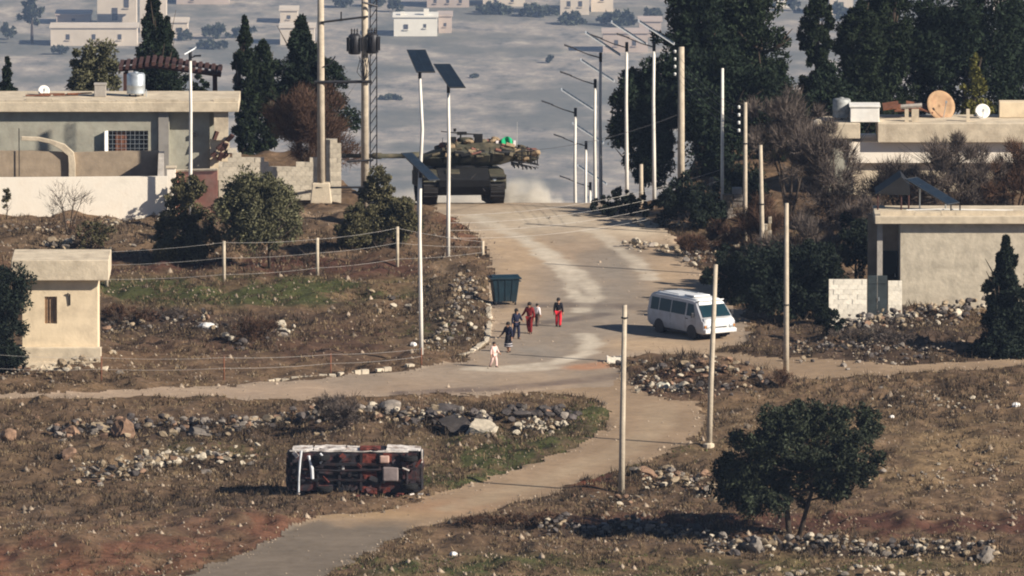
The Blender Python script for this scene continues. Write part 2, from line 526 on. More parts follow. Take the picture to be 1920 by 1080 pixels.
stripe(rc, [(760, 738), (950, 728), (1080, 716), (1165, 704)], .7, (0.11, 0.085, 0.075), .8, 151)
stripe(rc, [(820, 398), (1000, 397), (1190, 398)], .8, (0.17, 0.13, 0.1), .7, 161)  # dark line on the crest: the bank's shadow painted in
stripe(rc, [(1090, 690), (1140, 684)], .8, (0.33, 0.17, 0.1), .8, 171)
tc_ = np.empty(VX.shape + (3,))
tc_[:] = (0.29, 0.215, 0.15)
e = fbm(VX * 0.6, VY * 0.25, 91, 4)[..., None]
tc_ *= 0.8 + 0.4 * e
def mix_t(w, c):
    w = np.clip(w, 0, 1)[..., None]
    tc_[:] = tc_ * (1 - w) + np.array(c) * w
asph = sstep(965, 990, PYR + (fbm(VX, VY * .5, 93, 3) - .5) * 30) * sstep(800, 740, PXR + (fbm(VX * .7, VY * .5, 95, 3) - .5) * 60)
mix_t(asph * .85, (0.145, 0.127, 0.11))
mix_t(np.exp(-((PXR - 690) / 130) ** 2 - ((PYR - 962) / 10) ** 2) * .8, (0.36, 0.255, 0.15))
mix_t(np.exp(-((PXR - 820) / 120) ** 2 - ((PYR - 950) / 14) ** 2) * .6, (0.31, 0.19, 0.12))
stripe(tc_, [(1230, 760), (1235, 800), (1160, 850), (980, 915), (850, 955)], .7, (0.34, 0.265, 0.19), .8, 181)
vid = np.arange(VX.size).reshape(VX.shape)
quads = np.stack([vid[:-1, :-1], vid[:-1, 1:], vid[1:, 1:], vid[1:, :-1]], -1)
rc *= np.array((1.24, 1.2, 1.15))
patch(1000, 415, 220, 26, (0.44, 0.375, 0.295), .8, 17); patch(1210, 430, 60, 16, (0.5, 0.42, 0.32), .8, 18)
tc_ *= np.array((.95, .92, .88))
M_ROAD = M_attr('road_surface', fine=1.8, var=0.14, var2=0.16, bump=0.25)
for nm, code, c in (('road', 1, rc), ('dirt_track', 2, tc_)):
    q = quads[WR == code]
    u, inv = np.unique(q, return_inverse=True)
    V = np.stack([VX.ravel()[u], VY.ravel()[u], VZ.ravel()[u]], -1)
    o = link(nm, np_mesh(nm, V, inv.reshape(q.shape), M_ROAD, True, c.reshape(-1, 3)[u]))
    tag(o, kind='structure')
print('terrain done')

# ================================================================== vegetation
def leaf_mesh(name, mat, C, size, rng, out=None, aspect=2.2, droop=0.0):
    n = len(C)
    d = rng.normal(size=(n, 3))
    if out is not None: d = d * 0.8 + out
    d[:, 2] -= droop
    d /= np.linalg.norm(d, axis=1)[:, None]
    a = np.cross(d, rng.normal(size=(n, 3)))
    a /= np.linalg.norm(a, axis=1)[:, None] + 1e-9
    sz = size * rng.uniform(0.6, 1.35, (n, 1))
    L, W = d * sz * aspect / 2, a * sz / 2
    V = np.stack([C - L, C + W * 0.9, C + L, C - W * 0.9], 1).reshape(-1, 3)
    return np_mesh(name, V, np.arange(4 * n).reshape(-1, 4), mat)
def crown_points(kind, n_clump, per, rng, w, h, d=None, clump=0.16, lean=0.0, lobes=None):
    """points of a crown standing on z = 0 with total width w, depth d and height h"""
    d = d or w
    C, O = [], []
    ph = rng.uniform(0, 6.28, 4)
    while len(C) < n_clump:
        if kind == 'round':
            if lobes is None:
                lobes = []
                for _ in range(9):
                    q = rng.normal(size=3); q /= np.linalg.norm(q)
                    r = rng.uniform(.3, .72)
                    lr = rng.uniform(.28, .46)
                    lobes.append((q[0] * r * w / 2, q[1] * r * d / 2, h / 2 + q[2] * r * h / 2, lr * w / 2 * 1.1, lr * h / 2 * 1.1))
                lobes.append((0, 0, h * .5, w * .32, h * .34))
                ex = max(max(abs(l[0]) + l[3] for l in lobes) / (w / 2), .01)
                zt_, zb_ = max(l[2] + l[4] for l in lobes), min(l[2] - l[4] for l in lobes)
                lobes = [(l[0] / ex, l[1] / ex, (l[2] - zb_) / (zt_ - zb_) * h, l[3] / ex, l[4] * h / (zt_ - zb_)) for l in lobes]
            b_ = lobes[rng.integers(0, len(lobes))]
            q = rng.normal(size=3); q /= np.linalg.norm(q)
            r = rng.uniform(0.3, 1.08) ** 0.6 * (rng.uniform(1.0, 1.28) if rng.random() < .14 else 1)
            p = np.array([b_[0] + q[0] * r * b_[3], b_[1] + q[1] * r * b_[3], b_[2] + q[2] * r * b_[4]])
            cr = clump * min(w, h) * rng.uniform(0.35, 0.95)
        elif kind == 'cone':
            t = rng.random() ** 1.35
            layer = 0.72 + 0.28 * math.sin(t * h * 5.5 + ph[0])
            a = rng.uniform(0, 6.28)
            rr = (1 - t) ** 0.85 * layer * rng.uniform(0.35, 1.0) * (0.85 + 0.3 * math.sin(3 * a + ph[1] + t * 9))
            p = np.array([math.cos(a) * rr * w / 2, math.sin(a) * rr * d / 2, t * h - 0.04 * h * rr])
            cr = clump * w * (0.35 + 0.8 * (1 - t)) * rng.uniform(0.6, 1.1)
        else:                                  # column
            t = rng.random()
            prof = min(1.0, 3.2 * t + 0.35) * (1 - t ** 4.5) ** 0.8 * (0.9 + .2 * math.sin(t * 11 + ph[2]))
            a = rng.uniform(0, 6.28)
            rr = prof * rng.uniform(0.4, 1.0)
            p = np.array([math.cos(a) * rr * w / 2, math.sin(a) * rr * d / 2, t * h])
            cr = clump * w * rng.uniform(0.6, 1.2) * (0.4 + 0.6 * prof)
        p[0] += lean * p[2]
        C.append((*p, cr)); O.append(p - np.array([0, 0, h * .45]))
    C, O = np.array(C), np.array(O)
    O /= np.linalg.norm(O, axis=1)[:, None] + 1e-6
    i = rng.integers(0, len(C), n_clump * per)
    q = rng.normal(size=(len(i), 3))
    q /= np.linalg.norm(q, axis=1)[:, None]
    P = C[i, :3] + q * C[i, 3:4] * rng.uniform(0.3, 1.0, (len(i), 1)) ** 0.6
    P[:, 2] = np.maximum(P[:, 2], -0.1 * h)
    return P, (O[i] * 0.5 + q * 0.6)
def limbs(mb, base, top_h, w, r, rng, n=6, lean=0.0):
    tip = Vector(base) + Vector((lean * top_h, 0, top_h))
    mid = Vector(base).lerp(tip, 0.5) + Vector((rng.uniform(-.08, .08) * top_h, rng.uniform(-.05, .05), 0))
    mb.tube([base, mid, tip], [r, r * .75, r * .3], 7)
    for _ in range(n):
        t = rng.uniform(0.35, 0.85)
        p = Vector(base).lerp(mid, t * 2) if t < .5 else mid.lerp(tip, t * 2 - 1)
        a = rng.uniform(0, 6.28)
        e = p + Vector((math.cos(a) * w * .36, math.sin(a) * w * .36, top_h * rng.uniform(.08, .3)))
        mb.tube([p, p.lerp(e, .5) + Vector((0, 0, -.03 * top_h)), e], [r * .45, r * .3, r * .1], 5)
LEAF = {
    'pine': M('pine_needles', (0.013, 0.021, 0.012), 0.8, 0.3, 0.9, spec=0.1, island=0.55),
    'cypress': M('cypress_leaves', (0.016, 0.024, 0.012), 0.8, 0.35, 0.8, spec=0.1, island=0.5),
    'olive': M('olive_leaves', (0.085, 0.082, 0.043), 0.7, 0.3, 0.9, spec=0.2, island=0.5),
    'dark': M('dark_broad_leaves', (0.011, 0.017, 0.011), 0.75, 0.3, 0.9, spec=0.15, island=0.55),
    'carob': M('carob_leaves', (0.024, 0.03, 0.017), 0.75, 0.3, 0.9, spec=0.15, island=0.6),
    'bush': M('bush_leaves', (0.082, 0.074, 0.038), 0.75, 0.3, 1.2, spec=0.15, island=0.5),
    'young': M('yellowish_needles', (0.1, 0.095, 0.022), 0.75, 0.3, 1.2, spec=0.15, island=0.5),
    'brown': M('brown_dry_twigs', (0.088, 0.052, 0.036), 0.9, 0.3, 1.0, spec=0.05, island=0.4),
    'grey': M('grey_bare_twigs', (0.105, 0.085, 0.075), 0.9, 0.3, 1.0, spec=0.05, island=0.45),
}
BARK = M('tree_bark', (0.06, 0.045, 0.035), 0.95, 0.35, 6, bump=0.6)
def tree(name, label, cat, kind, leaf, loc, w, h, seed, clear=0.0, n_clump=70, per=60, size=0.1, d=None, clump=0.16,
         lean=0.0, trunk_r=None, group=None, aspect=2.2, two=False, lobes=None):
    """w, h: crown size; clear: height of bare trunk below it"""
    rng = np.random.default_rng(seed)
    rp = random.Random(seed)
    t = thing(name, label, cat, loc, 0, group)
    P, O = crown_points(kind, n_clump, per, rng, w, h, d, clump, lean, lobes)
    P[:, 2] += clear
    r = trunk_r or max(0.03, 0.022 * h)
    mb = MB()
    if two:
        limbs(mb, (-.12, 0, -.1), clear + h * .6, w, r, rp, 7, -.08)
        limbs(mb, (.2, .08, -.1), clear + h * .6, w, r * .8, rp, 6, .13)
    else:
        limbs(mb, (0, 0, -.2), clear + h * (.7 if kind == 'round' else .95), w * (.9 if kind == 'round' else .5), r, rp, 8, lean)
    mb.build('trunk', BARK, t, True)
    link('crown', leaf_mesh('crown', LEAF[leaf], P, size, rng, O, aspect), t)
    return t
def twig_shrub(name, label, cat, leaf, loc, w, h, n, seed, d=None, droop=0.0, clear=0.0, thick=0.012, group=None, parent_name='twigs'):
    """a leafless shrub or tree: a few stems, boughs that fork, a haze of thin twigs"""
    rng = np.random.default_rng(seed)
    rp = random.Random(seed)
    t = thing(name, label, cat, loc, 0, group)
    mb = MB()
    tips = []
    for k in range(5):
        a = k * 1.26 + rp.uniform(-.4, .4)
        e = Vector((math.cos(a) * w * .28, math.sin(a) * (d or w) * .28, clear + (h - clear) * rp.uniform(.55, .8)))
        b0 = Vector((math.cos(a) * .05, math.sin(a) * .05, -.1))
        m = b0.lerp(e, .45) + Vector((0, 0, h * .08))
        mb.tube([b0, m, e], [.02 * h * .6 + .012, .012 * h * .6 + .008, .006], 5)
        for j in range(5):
            p = m.lerp(e, rp.random())
            a2 = a + rp.uniform(-1.3, 1.3)
            q = p + Vector((math.cos(a2) * w * .22, math.sin(a2) * (d or w) * .22, h * rp.uniform(.1, .32)))
            mb.tube([p, p.lerp(q, .5), q], [.006 * h * .6 + .006, .008, .004], 4)
    mb.build('stem', BARK, t, True)
    P, O = crown_points('round', 60, max(4, n // 60), rng, w, h - clear, d, 0.14)
    P[:, 2] += clear
    O[:, 2] += 0.9 - droop
    L = rng.uniform(0.18, 0.55, (len(P), 1)) * min(1.0, h / 2.0)
    D = O * 0.7 + rng.normal(size=P.shape) * 0.5
    D /= np.linalg.norm(D, axis=1)[:, None]
    A = np.cross(D, rng.normal(size=P.shape))
    A /= np.linalg.norm(A, axis=1)[:, None]
    V = np.stack([P - A * thick, P + A * thick, P + D * L], 1).reshape(-1, 3)
    link(parent_name, np_mesh('twigs', V, np.arange(len(V)).reshape(-1, 3), LEAF[leaf]), t)
    return t

# ================================================================== stones
STONE_M = [M('pale_limestone', (0.40, 0.35, 0.28), 0.9, 0.3, 4, 0.6, 9, ovar=0.2), M('tan_fieldstone', (0.25, 0.195, 0.135), 0.9, 0.35, 4, 0.6, 9, ovar=0.25),
           M('grey_fieldstone', (0.19, 0.165, 0.145), 0.9, 0.35, 4, 0.6, 9, ovar=0.3), M('dark_basalt', (0.07, 0.06, 0.058), 0.9, 0.4, 4, 0.6, 9, ovar=0.3),
           M('reddish_stone', (0.2, 0.125, 0.085), 0.9, 0.35, 4, 0.6, 9, ovar=0.25)]
STONES = {}
def stone_mesh(shape, mi, sub=1):
    key = (shape, mi, sub)
    if key in STONES: return STONES[key]
    bm = bmesh.new()
    bmesh.ops.create_icosphere(bm, subdivisions=sub, radius=0.5)
    rp = random.Random(shape * 31 + sub)
    pl = [(Vector((rp.uniform(-1, 1), rp.uniform(-1, 1), rp.uniform(-1, 1))).normalized(), rp.uniform(.2, .38)) for _ in range(10)]
    for v in bm.verts:
        for n_, d_ in pl:
            k = v.co.dot(n_)
            if k > d_: v.co -= n_ * (k - d_)
        v.co += Vector((rp.uniform(-1, 1), rp.uniform(-1, 1), rp.uniform(-1, 1))) * .025
    me = bpy.data.meshes.new('stone')
    bm.to_mesh(me)
    bm.free()
    me.materials.append(STONE_M[mi])
    STONES[key] = me
    return me
def put_stone(parent, p, size, rp, mix, name='stone', flat=0.68, sub=2):
    o = link(name, stone_mesh(rp.randrange(8), rp.choices(range(5), mix)[0], sub), parent)
    o.location = p
    o.scale = (size * rp.uniform(.8, 1.35), size * rp.uniform(.8, 1.2), size * flat * rp.uniform(.75, 1.2))
    o.rotation_euler = (rp.uniform(-.3, .3), rp.uniform(-.3, .3), rp.uniform(0, 6.28))
    return o
def heap(name, label, cat, pts, n, smin, smax, mix, seed, hz=0.3, spread=0.5, group=None):
    """stones heaped along a line of photo pixels (px, py) on the ground"""
    rp = random.Random(seed)
    W = [G(*p) for p in pts]
    t = thing(name, label, cat, W[0], 0, group)
    seg = [(b - a).length for a, b in zip(W[:-1], W[1:])]
    for k in range(n):
        s = rp.uniform(0, sum(seg))
        for i, l in enumerate(seg):
            if s <= l: break
            s -= l
        q = W[i].lerp(W[i + 1], min(1, s / max(l, 1e-6)))
        off = rp.gauss(0, spread)
        x, y = q.x + rp.gauss(0, spread * .5), q.y + off * 2.2
        sz = smin + (smax - smin) * rp.random() ** 2.2
        z = gz(x, y) + sz * .1 + max(0, hz * (1 - abs(off) / spread * .6)) * rp.random() ** .7
        put_stone(t, Vector((x, y, z)) - W[0], sz * .88, rp, mix)
    return t

# ================================================================== the village, left side
PLASTER_W = M('white_plaster', (0.84, 0.77, 0.67), 0.9, 0.12, 1.2, 0.2, 9, stain=(0.5, 0.42, 0.34), stain_amt=0.35)
PLASTER_G = M('grey_render', (0.34, 0.33, 0.275), 0.92, 0.18, 1.5, 0.3, 9, stain=(0.28, 0.25, 0.21), stain_amt=0.5)
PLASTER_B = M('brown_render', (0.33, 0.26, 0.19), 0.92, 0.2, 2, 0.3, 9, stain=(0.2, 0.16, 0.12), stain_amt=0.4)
CONC = M('pale_concrete', (0.54, 0.46, 0.35), 0.9, 0.18, 2, 0.4, 10, stain=(0.3, 0.24, 0.18), stain_amt=0.45)
CONC_G = M('grey_concrete', (0.36, 0.33, 0.3), 0.9, 0.2, 3, 0.4, 12, stain=(0.2, 0.18, 0.16), stain_amt=0.4)
BEIGE = M('beige_plaster', (0.68, 0.56, 0.40), 0.9, 0.12, 1.5, 0.25, 9, stain=(0.4, 0.32, 0.23), stain_amt=0.45)
PINK = M('pink_plaster', (0.5, 0.24, 0.19), 0.9, 0.2, 2, 0.2, 9, stain=(0.5, 0.36, 0.28), stain_amt=0.6)
BLOCK = M('concrete_block', (0.52, 0.46, 0.37), 0.92, 0.15, 4, 0.5, 14, ovar=0.14)
BLOCK_W = M('white_block', (0.78, 0.72, 0.62), 0.92, 0.15, 4, 0.4, 14, ovar=0.12)
DARKMET = M('dark_metal', (0.03, 0.03, 0.035), 0.5, 0.2, 4, metal=0.4)
GALV = M('galvanised_steel', (0.48, 0.52, 0.56), 0.45, 0.25, 3, metal=0.6, spec=0.4)
WHITEM = M('white_painted_metal', (0.78, 0.76, 0.72), 0.5, 0.1, 3, stain=(0.5, 0.42, 0.34), stain_amt=0.25)
GLASS = M('dark_glass', (0.012, 0.016, 0.022), 0.12, 0.2, 2, spec=0.6)
RUST = M('rusty_iron', (0.17, 0.07, 0.04), 0.85, 0.4, 5, 0.3)
WOOD = M('dark_brown_timber', (0.06, 0.028, 0.024), 0.85, 0.3, 5)
TARP = M('black_tarpaulin', (0.012, 0.012, 0.014), 0.7, 0.3, 3)
LEAFY = 0

def panel_wall(mb, x0, x1, z0, z1, y, th, holes):
    """a wall in the xz plane with rectangular openings, made of blocks that butt together"""
    xsn = sorted({x0, x1, *[h[0] for h in holes], *[h[1] for h in holes]})
    zsn = sorted({z0, z1, *[h[2] for h in holes], *[h[3] for h in holes]})
    for a, b in zip(xsn[:-1], xsn[1:]):
        for c, d in zip(zsn[:-1], zsn[1:]):
            mx, mz = (a + b) / 2, (c + d) / 2
            if any(h[0] < mx < h[1] and h[2] < mz < h[3] for h in holes): continue
            mb.box((mx, y + th / 2, mz), (b - a, th, d - c))

def left_house():
    Y = 620.0
    o = on(0, Y)
    X = lambda px: at_y(px, 300, Y).x - o.x
    Z = lambda py: at_y(960, py, Y).z - o.z
    t = thing('flat_roofed_house', 'long grey flat-roofed house with barred window behind the white yard wall', 'house', o)
    top = Z(208)
    xa, xb, xc = X(-260), X(393), X(437)
    wx0, wx1, wz0, wz1 = X(203), X(278), Z(286), Z(245)
    w = MB()
    panel_wall(w, xa, X(318), -1, top, 0, .25, [(wx0, wx1, wz0, wz1)])
    w.box(((X(318) + xb) / 2, .45, (top - 1) / 2), (xb - X(318), .25, top + 1))
    w.box((X(318) - .12, .42, (top - 1) / 2), (.24, .33, top + 1))
    w.box((xb + .1, 2.2, (top - 1) / 2), (.25, 3.2, top + 1))
    w.box(((xa + xb) / 2, 3.9, (top - 1) / 2), (xb - xa, .25, top + 1))
    w.build('wall', PLASTER_G, t)
    f = MB()
    f.box(((xa + X(448)) / 2, 1.8, (top + Z(190)) / 2), (X(448) - xa, 4.4, Z(190) - top))
    f.build('roof_slab', CONC, t, bevel=.02)
    ra = MB()
    rp = random.Random(2)
    x = xa
    while x < X(446):
        L = min(rp.uniform(.5, 1.4), X(446) - x + .012)
        hgt = .12 + rp.uniform(-.05, .07)
        ra.box((min(x + L / 2, X(446)), -.27, Z(190) + hgt / 2 - .02), (L - .01, .22, hgt))
        x += L
    ra.build('parapet', CONC, t)
    # barred window with a pale shutter standing open
    fr = MB()
    for a, b in (((wx0 + wx1) / 2, wz0 + .03), ((wx0 + wx1) / 2, wz1 - .03)): fr.box((a, .06, b), (wx1 - wx0, .1, .06))
    for a in (wx0 + .03, wx1 - .03): fr.box((a, .06, (wz0 + wz1) / 2), (.06, .1, wz1 - wz0 - .12))
    wd = fr.build('window', DARKMET, t)
    box('pane', GLASS, wd, ((wx0 + wx1) / 2, .16, (wz0 + wz1) / 2), (wx1 - wx0, .02, wz1 - wz0))
    gr = MB()
    for k in range(1, 9): gr.box((wx0 + (wx1 - wx0) * k / 9, -.015, (wz0 + wz1) / 2), (.012, .012, wz1 - wz0))
    for k in range(1, 5): gr.box(((wx0 + wx1) / 2, -.04, wz0 + (wz1 - wz0) * k / 5), (wx1 - wx0, .012, .012))
    gr.build('grille', GALV, wd)
    box('curtain', RUST, wd, (wx0 + .55, .13, (wz0 + wz1) / 2), (.5, .02, wz1 - wz0 - .14))
    box('shutter', WHITEM, wd, (wx0 - .09, -.1, (wz0 + wz1) / 2), (.05, .3, wz1 - wz0), rz=-.5)
    box('sill', CONC, t, ((wx0 + wx1) / 2, -.06, wz0 - .04), (wx1 - wx0 + .25, .2, .07))
    # pier, porch post and the odds and ends beneath the slab's end
    box('pier', M('dark_grey_render', (0.25, 0.235, 0.22), .9, .15, 2), t, (X(307), -.09, (top - 1) / 2), (.44, .17, top + .98))  # pier in a darker grey than the wall render
    box('porch_post', CONC, t, (X(415), -.02, (top + Z(262)) / 2), (.62, .3, top - Z(262)))
    box('porch_wall', BEIGE, t, (X(412), .2, (Z(262) - 1) / 2), (.85, .25, Z(262) + 1))
    cl = MB()
    for k in range(9):
        cl.box((X(398 + 34 * rp.random()), -.14 - .1 * rp.random(), Z(250 + 46 * rp.random())), (.2, .1, .3 * rp.uniform(.6, 1.6)), rot=Euler((rp.random(), rp.random(), rp.random())).to_matrix())
    cl.build('stored_timber', WOOD, t)
    box('wall_lamp', DARKMET, t, (X(366), .22, Z(253)), (.14, .18, .2), bevel=.02)
    return t, o, X, Z
HL, HLo, HX, HZ = left_house()
SLAB_Z = HLo.z + HZ(190)
def dish(name, label, px, py, Y, r, mat, face=(0.3, -1, .35), z_base=None, squash=1.0):
    p = at_y(px, py, Y)
    t = thing(name, label, 'satellite dish', (p.x, p.y, z_base if z_base is not None else p.z - r))
    h = p.z - t.location.z
    rot = Vector(face).normalized().to_track_quat('Z', 'Y').to_matrix()
    mb = MB()
    rings = []
    for i in range(5):
        k = i / 4
        rings.append([rot @ Vector((math.cos(a) * r * k * squash + 1e-4, math.sin(a) * r * k + 1e-4, .18 * r * k * k)) + Vector((0, 0, h)) for a in [2 * math.pi * j / 24 for j in range(24)]])
    mb.loft(rings, caps=False)
    o = mb.build('reflector', mat, t, True)
    sd = o.modifiers.new('thick', 'SOLIDIFY')
    sd.thickness = .02
    ax = rot @ Vector((0, 0, 1))
    a = MB()
    lo = rot @ Vector((0, -r * .9, .15 * r)) + Vector((0, 0, h))
    a.tube([lo, Vector((0, 0, h)) + ax * r * .95], .018, 6)
    a.box(Vector((0, 0, h)) + ax * r * .95, (.09, .09, .1))
    a.build('feed_arm', GALV, t)
    MB().tube([(0, .1, 0), (0, .1, h * .6), Vector((0, 0, h)) - ax * .03], .03, 8).build('mast', GALV, t)
    return t
dish('satellite_dish', 'small white satellite dish on the left house roof', 82, 171, 622.5, .26, WHITEM, z_base=SLAB_Z, face=(.1, -1, .4))
def cyl_tank(name, label, px, py0, py1, wpx, Y, mat, z_base):
    a, b = at_y(px, py1, Y), at_y(px, py0, Y)
    t = thing(name, label, 'water tank', (a.x, Y, z_base))
    h, r = b.z - z_base, wpx / 2 / ppm(Y)
    mb = MB().lathe([(r, .12), (r * 1.02, .14), (r, .2), (r, h * .45), (r * 1.025, h * .47), (r, h * .5), (r, h * .9), (r * .9, h * .97), (r * .25, h)], n=24)
    mb.build('body', mat, t, True)
    MB().lathe([(r * .25, h * .985), (r * .27, h * 1.03), (r * .1, h * 1.05)], n=14).build('lid', mat, t)
    for k in range(3):
        a = k * 2.1 + .5
        box('foot', DARKMET, t, (math.cos(a) * r * .8, math.sin(a) * r * .8, .06), (.08, .08, .13))
    MB().tube([(r * .9, -.1, .3), (r * 1.15, -.15, .3), (r * 1.15, -.15, 0)], .02, 6).build('outlet_pipe', GALV, t)
    return t
cyl_tank('roof_water_tank', 'galvanised round water tank on the left house roof', 255, 136, 180, 34, 622, GALV, SLAB_Z)
def crate(name, label, cat, px, py0, py1, wpx, Y, mat, z_base):
    a = at_y(px, py0, Y)
    t = thing(name, label, cat, (a.x, Y, z_base))
    w, h = wpx / ppm(Y), a.z - z_base
    box('body', mat, t, (0, 0, h * .45), (w, w, h * .9), bevel=.02)
    box('lid', mat, t, (0, 0, h * .95), (w * 1.08, w * 1.08, h * .1), bevel=.01)
    return t
crate('cistern_box', 'small square concrete cistern box on the left house roof', 'cistern', 188, 156, 180, 22, 622, CONC_G, SLAB_Z)
sc = thing('scrap_plank', 'reddish scrap planks lying on the left house roof beside the white dish', 'planks', at_y(110, 178, 621.8) * 1)
sc.location.z = SLAB_Z
for k in range(4): box('plank', RUST, sc, (-.9 + k * .6, .1 * k, .06 + .05 * (k % 2)), (1.1, .14, .05), rz=.1 * k)
def pergola():
    Y = 634.0
    p = on(320, Y)
    X = lambda px: at_y(px, 150, Y).x - p.x
    Z = lambda py: at_y(960, py, Y).z - p.z
    t = thing('pergola', 'dark brown timber pergola behind the left house roof', 'pergola', p)
    for k in range(16):
        x = X(228) + (X(412) - X(228)) * k / 15
        zz = Z(113) + (Z(131) - Z(113)) * abs(k - 5) / 10
        box('rafter', WOOD, t, (x, 0, zz), (.16, 3.0, .16))
    for y in (-1.3, 1.3):
        MB().tube([(X(225), y, Z(124)), (X(290), y, Z(117)), (X(416), y, Z(134))], .11, 4).build('beam', WOOD, t)
    for px in (236, 403):
        for y in (-1.2, 1.2): box('post', WOOD, t, (X(px), y, Z(130) / 2), (.16, .16, Z(130)))
pergola()

# yard walls
def wall_run(name, label, pts_px, py_top, th, mat, coping=None, extra=None, cat='wall'):
    """a plastered wall along ground pixels, its top at the given pixel rows"""
    W = [G(*p) for p in pts_px]
    for i in range(1, len(W) - 1): W[i] = W[0].lerp(W[-1], (W[i].x - W[0].x) / (W[-1].x - W[0].x))
    t = thing(name, label, cat, W[0])
    secs = []
    for p, tp in zip(W, py_top):
        q = p - W[0]
        hz = height_to(p, tp)
        secs.append([q + Vector((0, 0, -.5)), q + Vector((0, th, -.5)), q + Vector((0, th, hz)), q + Vector((0, 0, hz))])
    MB().loft(secs).build('wall_face', mat, t)
    if coping:
        c = MB()
        c.loft([[s[3] + Vector((0, -.04, 0.003)), s[2] + Vector((0, .04, 0.003)), s[2] + Vector((0, .04, .07)), s[3] + Vector((0, -.04, .07))] for s in secs])
        c.build('coping', coping, t)
    return t, W
wt, WW = wall_run('yard_wall', 'long low white plastered yard wall in front of the grey house', [(-260, 405), (60, 405), (180, 405), (314, 404)], [334, 333, 332, 331], .2, PLASTER_W)
pp = G(252, 404.5) - WW[0]
box('pier', CONC_G, wt, (pp.x, pp.y - .03, .72), (.3, .14, 1.75))
gp = G(321, 404)
t = thing('gate_pier', 'whitewashed pier at the end of the white yard wall', 'pier', gp)
hh = height_to(gp, 315)
box('shaft', PLASTER_W, t, (0, .1, hh / 2 - .1), (.38, .4, hh + .2), bevel=.015)
box('cap', CONC, t, (0, .1, hh + .03), (.46, .48, .08), bevel=.01)
# brown lower yard wall with curved pale handrail wall and a stub wall that shades it
def stair_wall():
    Y = 616.5
    o = on(0, Y)
    X = lambda px: at_y(px, 300, Y).x - o.x
    Z = lambda py: at_y(960, py, Y).z - o.z
    t = thing('terrace_wall', 'brown rendered terrace wall with a pale curved handrail before the grey house', 'wall', o)
    poly = [(X(-260), -.5), (X(298), -.5), (X(298), Z(284)), (X(262), Z(283)), (X(135), Z(286)), (X(60), Z(283)), (X(-260), Z(284))]
    MB().prism(poly, 0, .22).build('wall_face', PLASTER_B, t)
    pts = [(X(40), Z(259)), (X(72), Z(260)), (X(95), Z(265)), (X(118), Z(275)), (X(133), Z(288)), (X(135), Z(305)), (X(135), Z(336))]
    secs = []
    for i, p in enumerate(pts):
        a, b = pts[max(i - 1, 0)], pts[min(i + 1, len(pts) - 1)]
        tx, tz = b[0] - a[0], b[1] - a[1]
        l = math.hypot(tx, tz)
        nx_, nz_ = -tz / l, tx / l
        hw = .09 if i < 3 else .15
        secs.append([Vector((p[0] + nx_ * hw, -.18, p[1] + nz_ * hw)), Vector((p[0] - nx_ * hw, -.18, p[1] - nz_ * hw)),
                     Vector((p[0] - nx_ * hw, -.01, p[1] - nz_ * hw)), Vector((p[0] + nx_ * hw, -.01, p[1] + nz_ * hw))])
    MB().loft(secs).build('handrail', CONC, t, bevel=.02)
    MB().tube([(X(36), -.1, Z(330)), (X(36), -.1, Z(240))], .02, 6).build('iron_rod', DARKMET, t)
    s = MB().prism([(-2.6, -.4), (0, -.4), (0, Z(284)), (-.9, Z(284)), (-2.6, Z(318))], X(298) + .004, X(298) + .24, 'x')
    s.build('stub_wall', CONC_G, t)
stair_wall()
# pink gate wall
pt, PW = wall_run('gate_wall', 'faded pink gate wall with flat coping behind the shrub', [(330, 402), (408, 400)], [322, 320], .25, PINK, CONC)
# ruined block wall, block by block
def block_wall(name, label, px0, px1, py_base, tops, mat, bl=.4, bh=.2, th=.2, seed=0, base_z=None, lean=0.0, cat='wall'):
    a, b = G(px0, py_base), G(px1, py_base)
    t = thing(name, label, cat, a)
    n = int(round((b.x - a.x) / bl))
    bl = (b.x - a.x) / n
    me = MB().box((0, 0, 0), (bl - .007, th, bh - .007)).mesh('block', mat)
    half = MB().box((0, 0, 0), (bl / 2 - .007, th, bh - .007)).mesh('half_block', mat)
    mort = MB()
    rp = random.Random(seed)
    cols = [[] for _ in range(n)]
    for row in range(60):
        z = -.1 + bh * (row + .5)
        off = (row % 2) * .5
        any_ = False
        for k in range(n + (1 if off else 0)):
            x = (k + .5 - off) * bl
            hb = 0 <= k - off and k - off + 1 <= n
            m_, xc = (me, x) if hb else (half, x + bl / 4 if k == 0 else x - bl / 4)
            px = px0 + (px1 - px0) * (xc / (b.x - a.x))
            lim = np.interp(px, [q[0] for q in tops], [height_to(a, q[1]) for q in tops])
            if z + bh / 2 > lim + .02: continue
            any_ = True
            o = link('block', m_, t)
            o.location = (xc, th / 2 + rp.uniform(-.008, .008), z)
            o.rotation_euler = (0, 0, rp.uniform(-.012, .012))
        if not any_: break
    for k in range(n):
        px = px0 + (px1 - px0) * ((k + .5) / n)
        lim = min(np.interp(px + s_, [q[0] for q in tops], [height_to(a, q[1]) for q in tops]) for s_ in (-8, 0, 8)) - bh
        mort.box(((k + .5) * bl, th / 2, (lim - .1) / 2 - .05), (bl, th - .02, lim + .1))
    mort.build('mortar', mat, t)
    return t
block_wall('ruined_block_wall', 'broken stepped concrete block wall between the pink gate and the utility poles', 410, 598, 374,
           [(410, 300), (430, 298), (431, 276), (445, 276), (446, 292), (496, 292), (497, 305), (520, 312), (556, 312), (557, 302), (574, 302), (575, 293), (600, 293)], BLOCK, seed=3)
block_wall('block_pillar', 'tall narrow block pillar between the two concrete utility poles', 611, 640, 378, [(611, 268), (612, 258), (634, 258), (640, 275)], BLOCK, bl=.33, bh=.2, th=.45, seed=4)
print('left walls done')

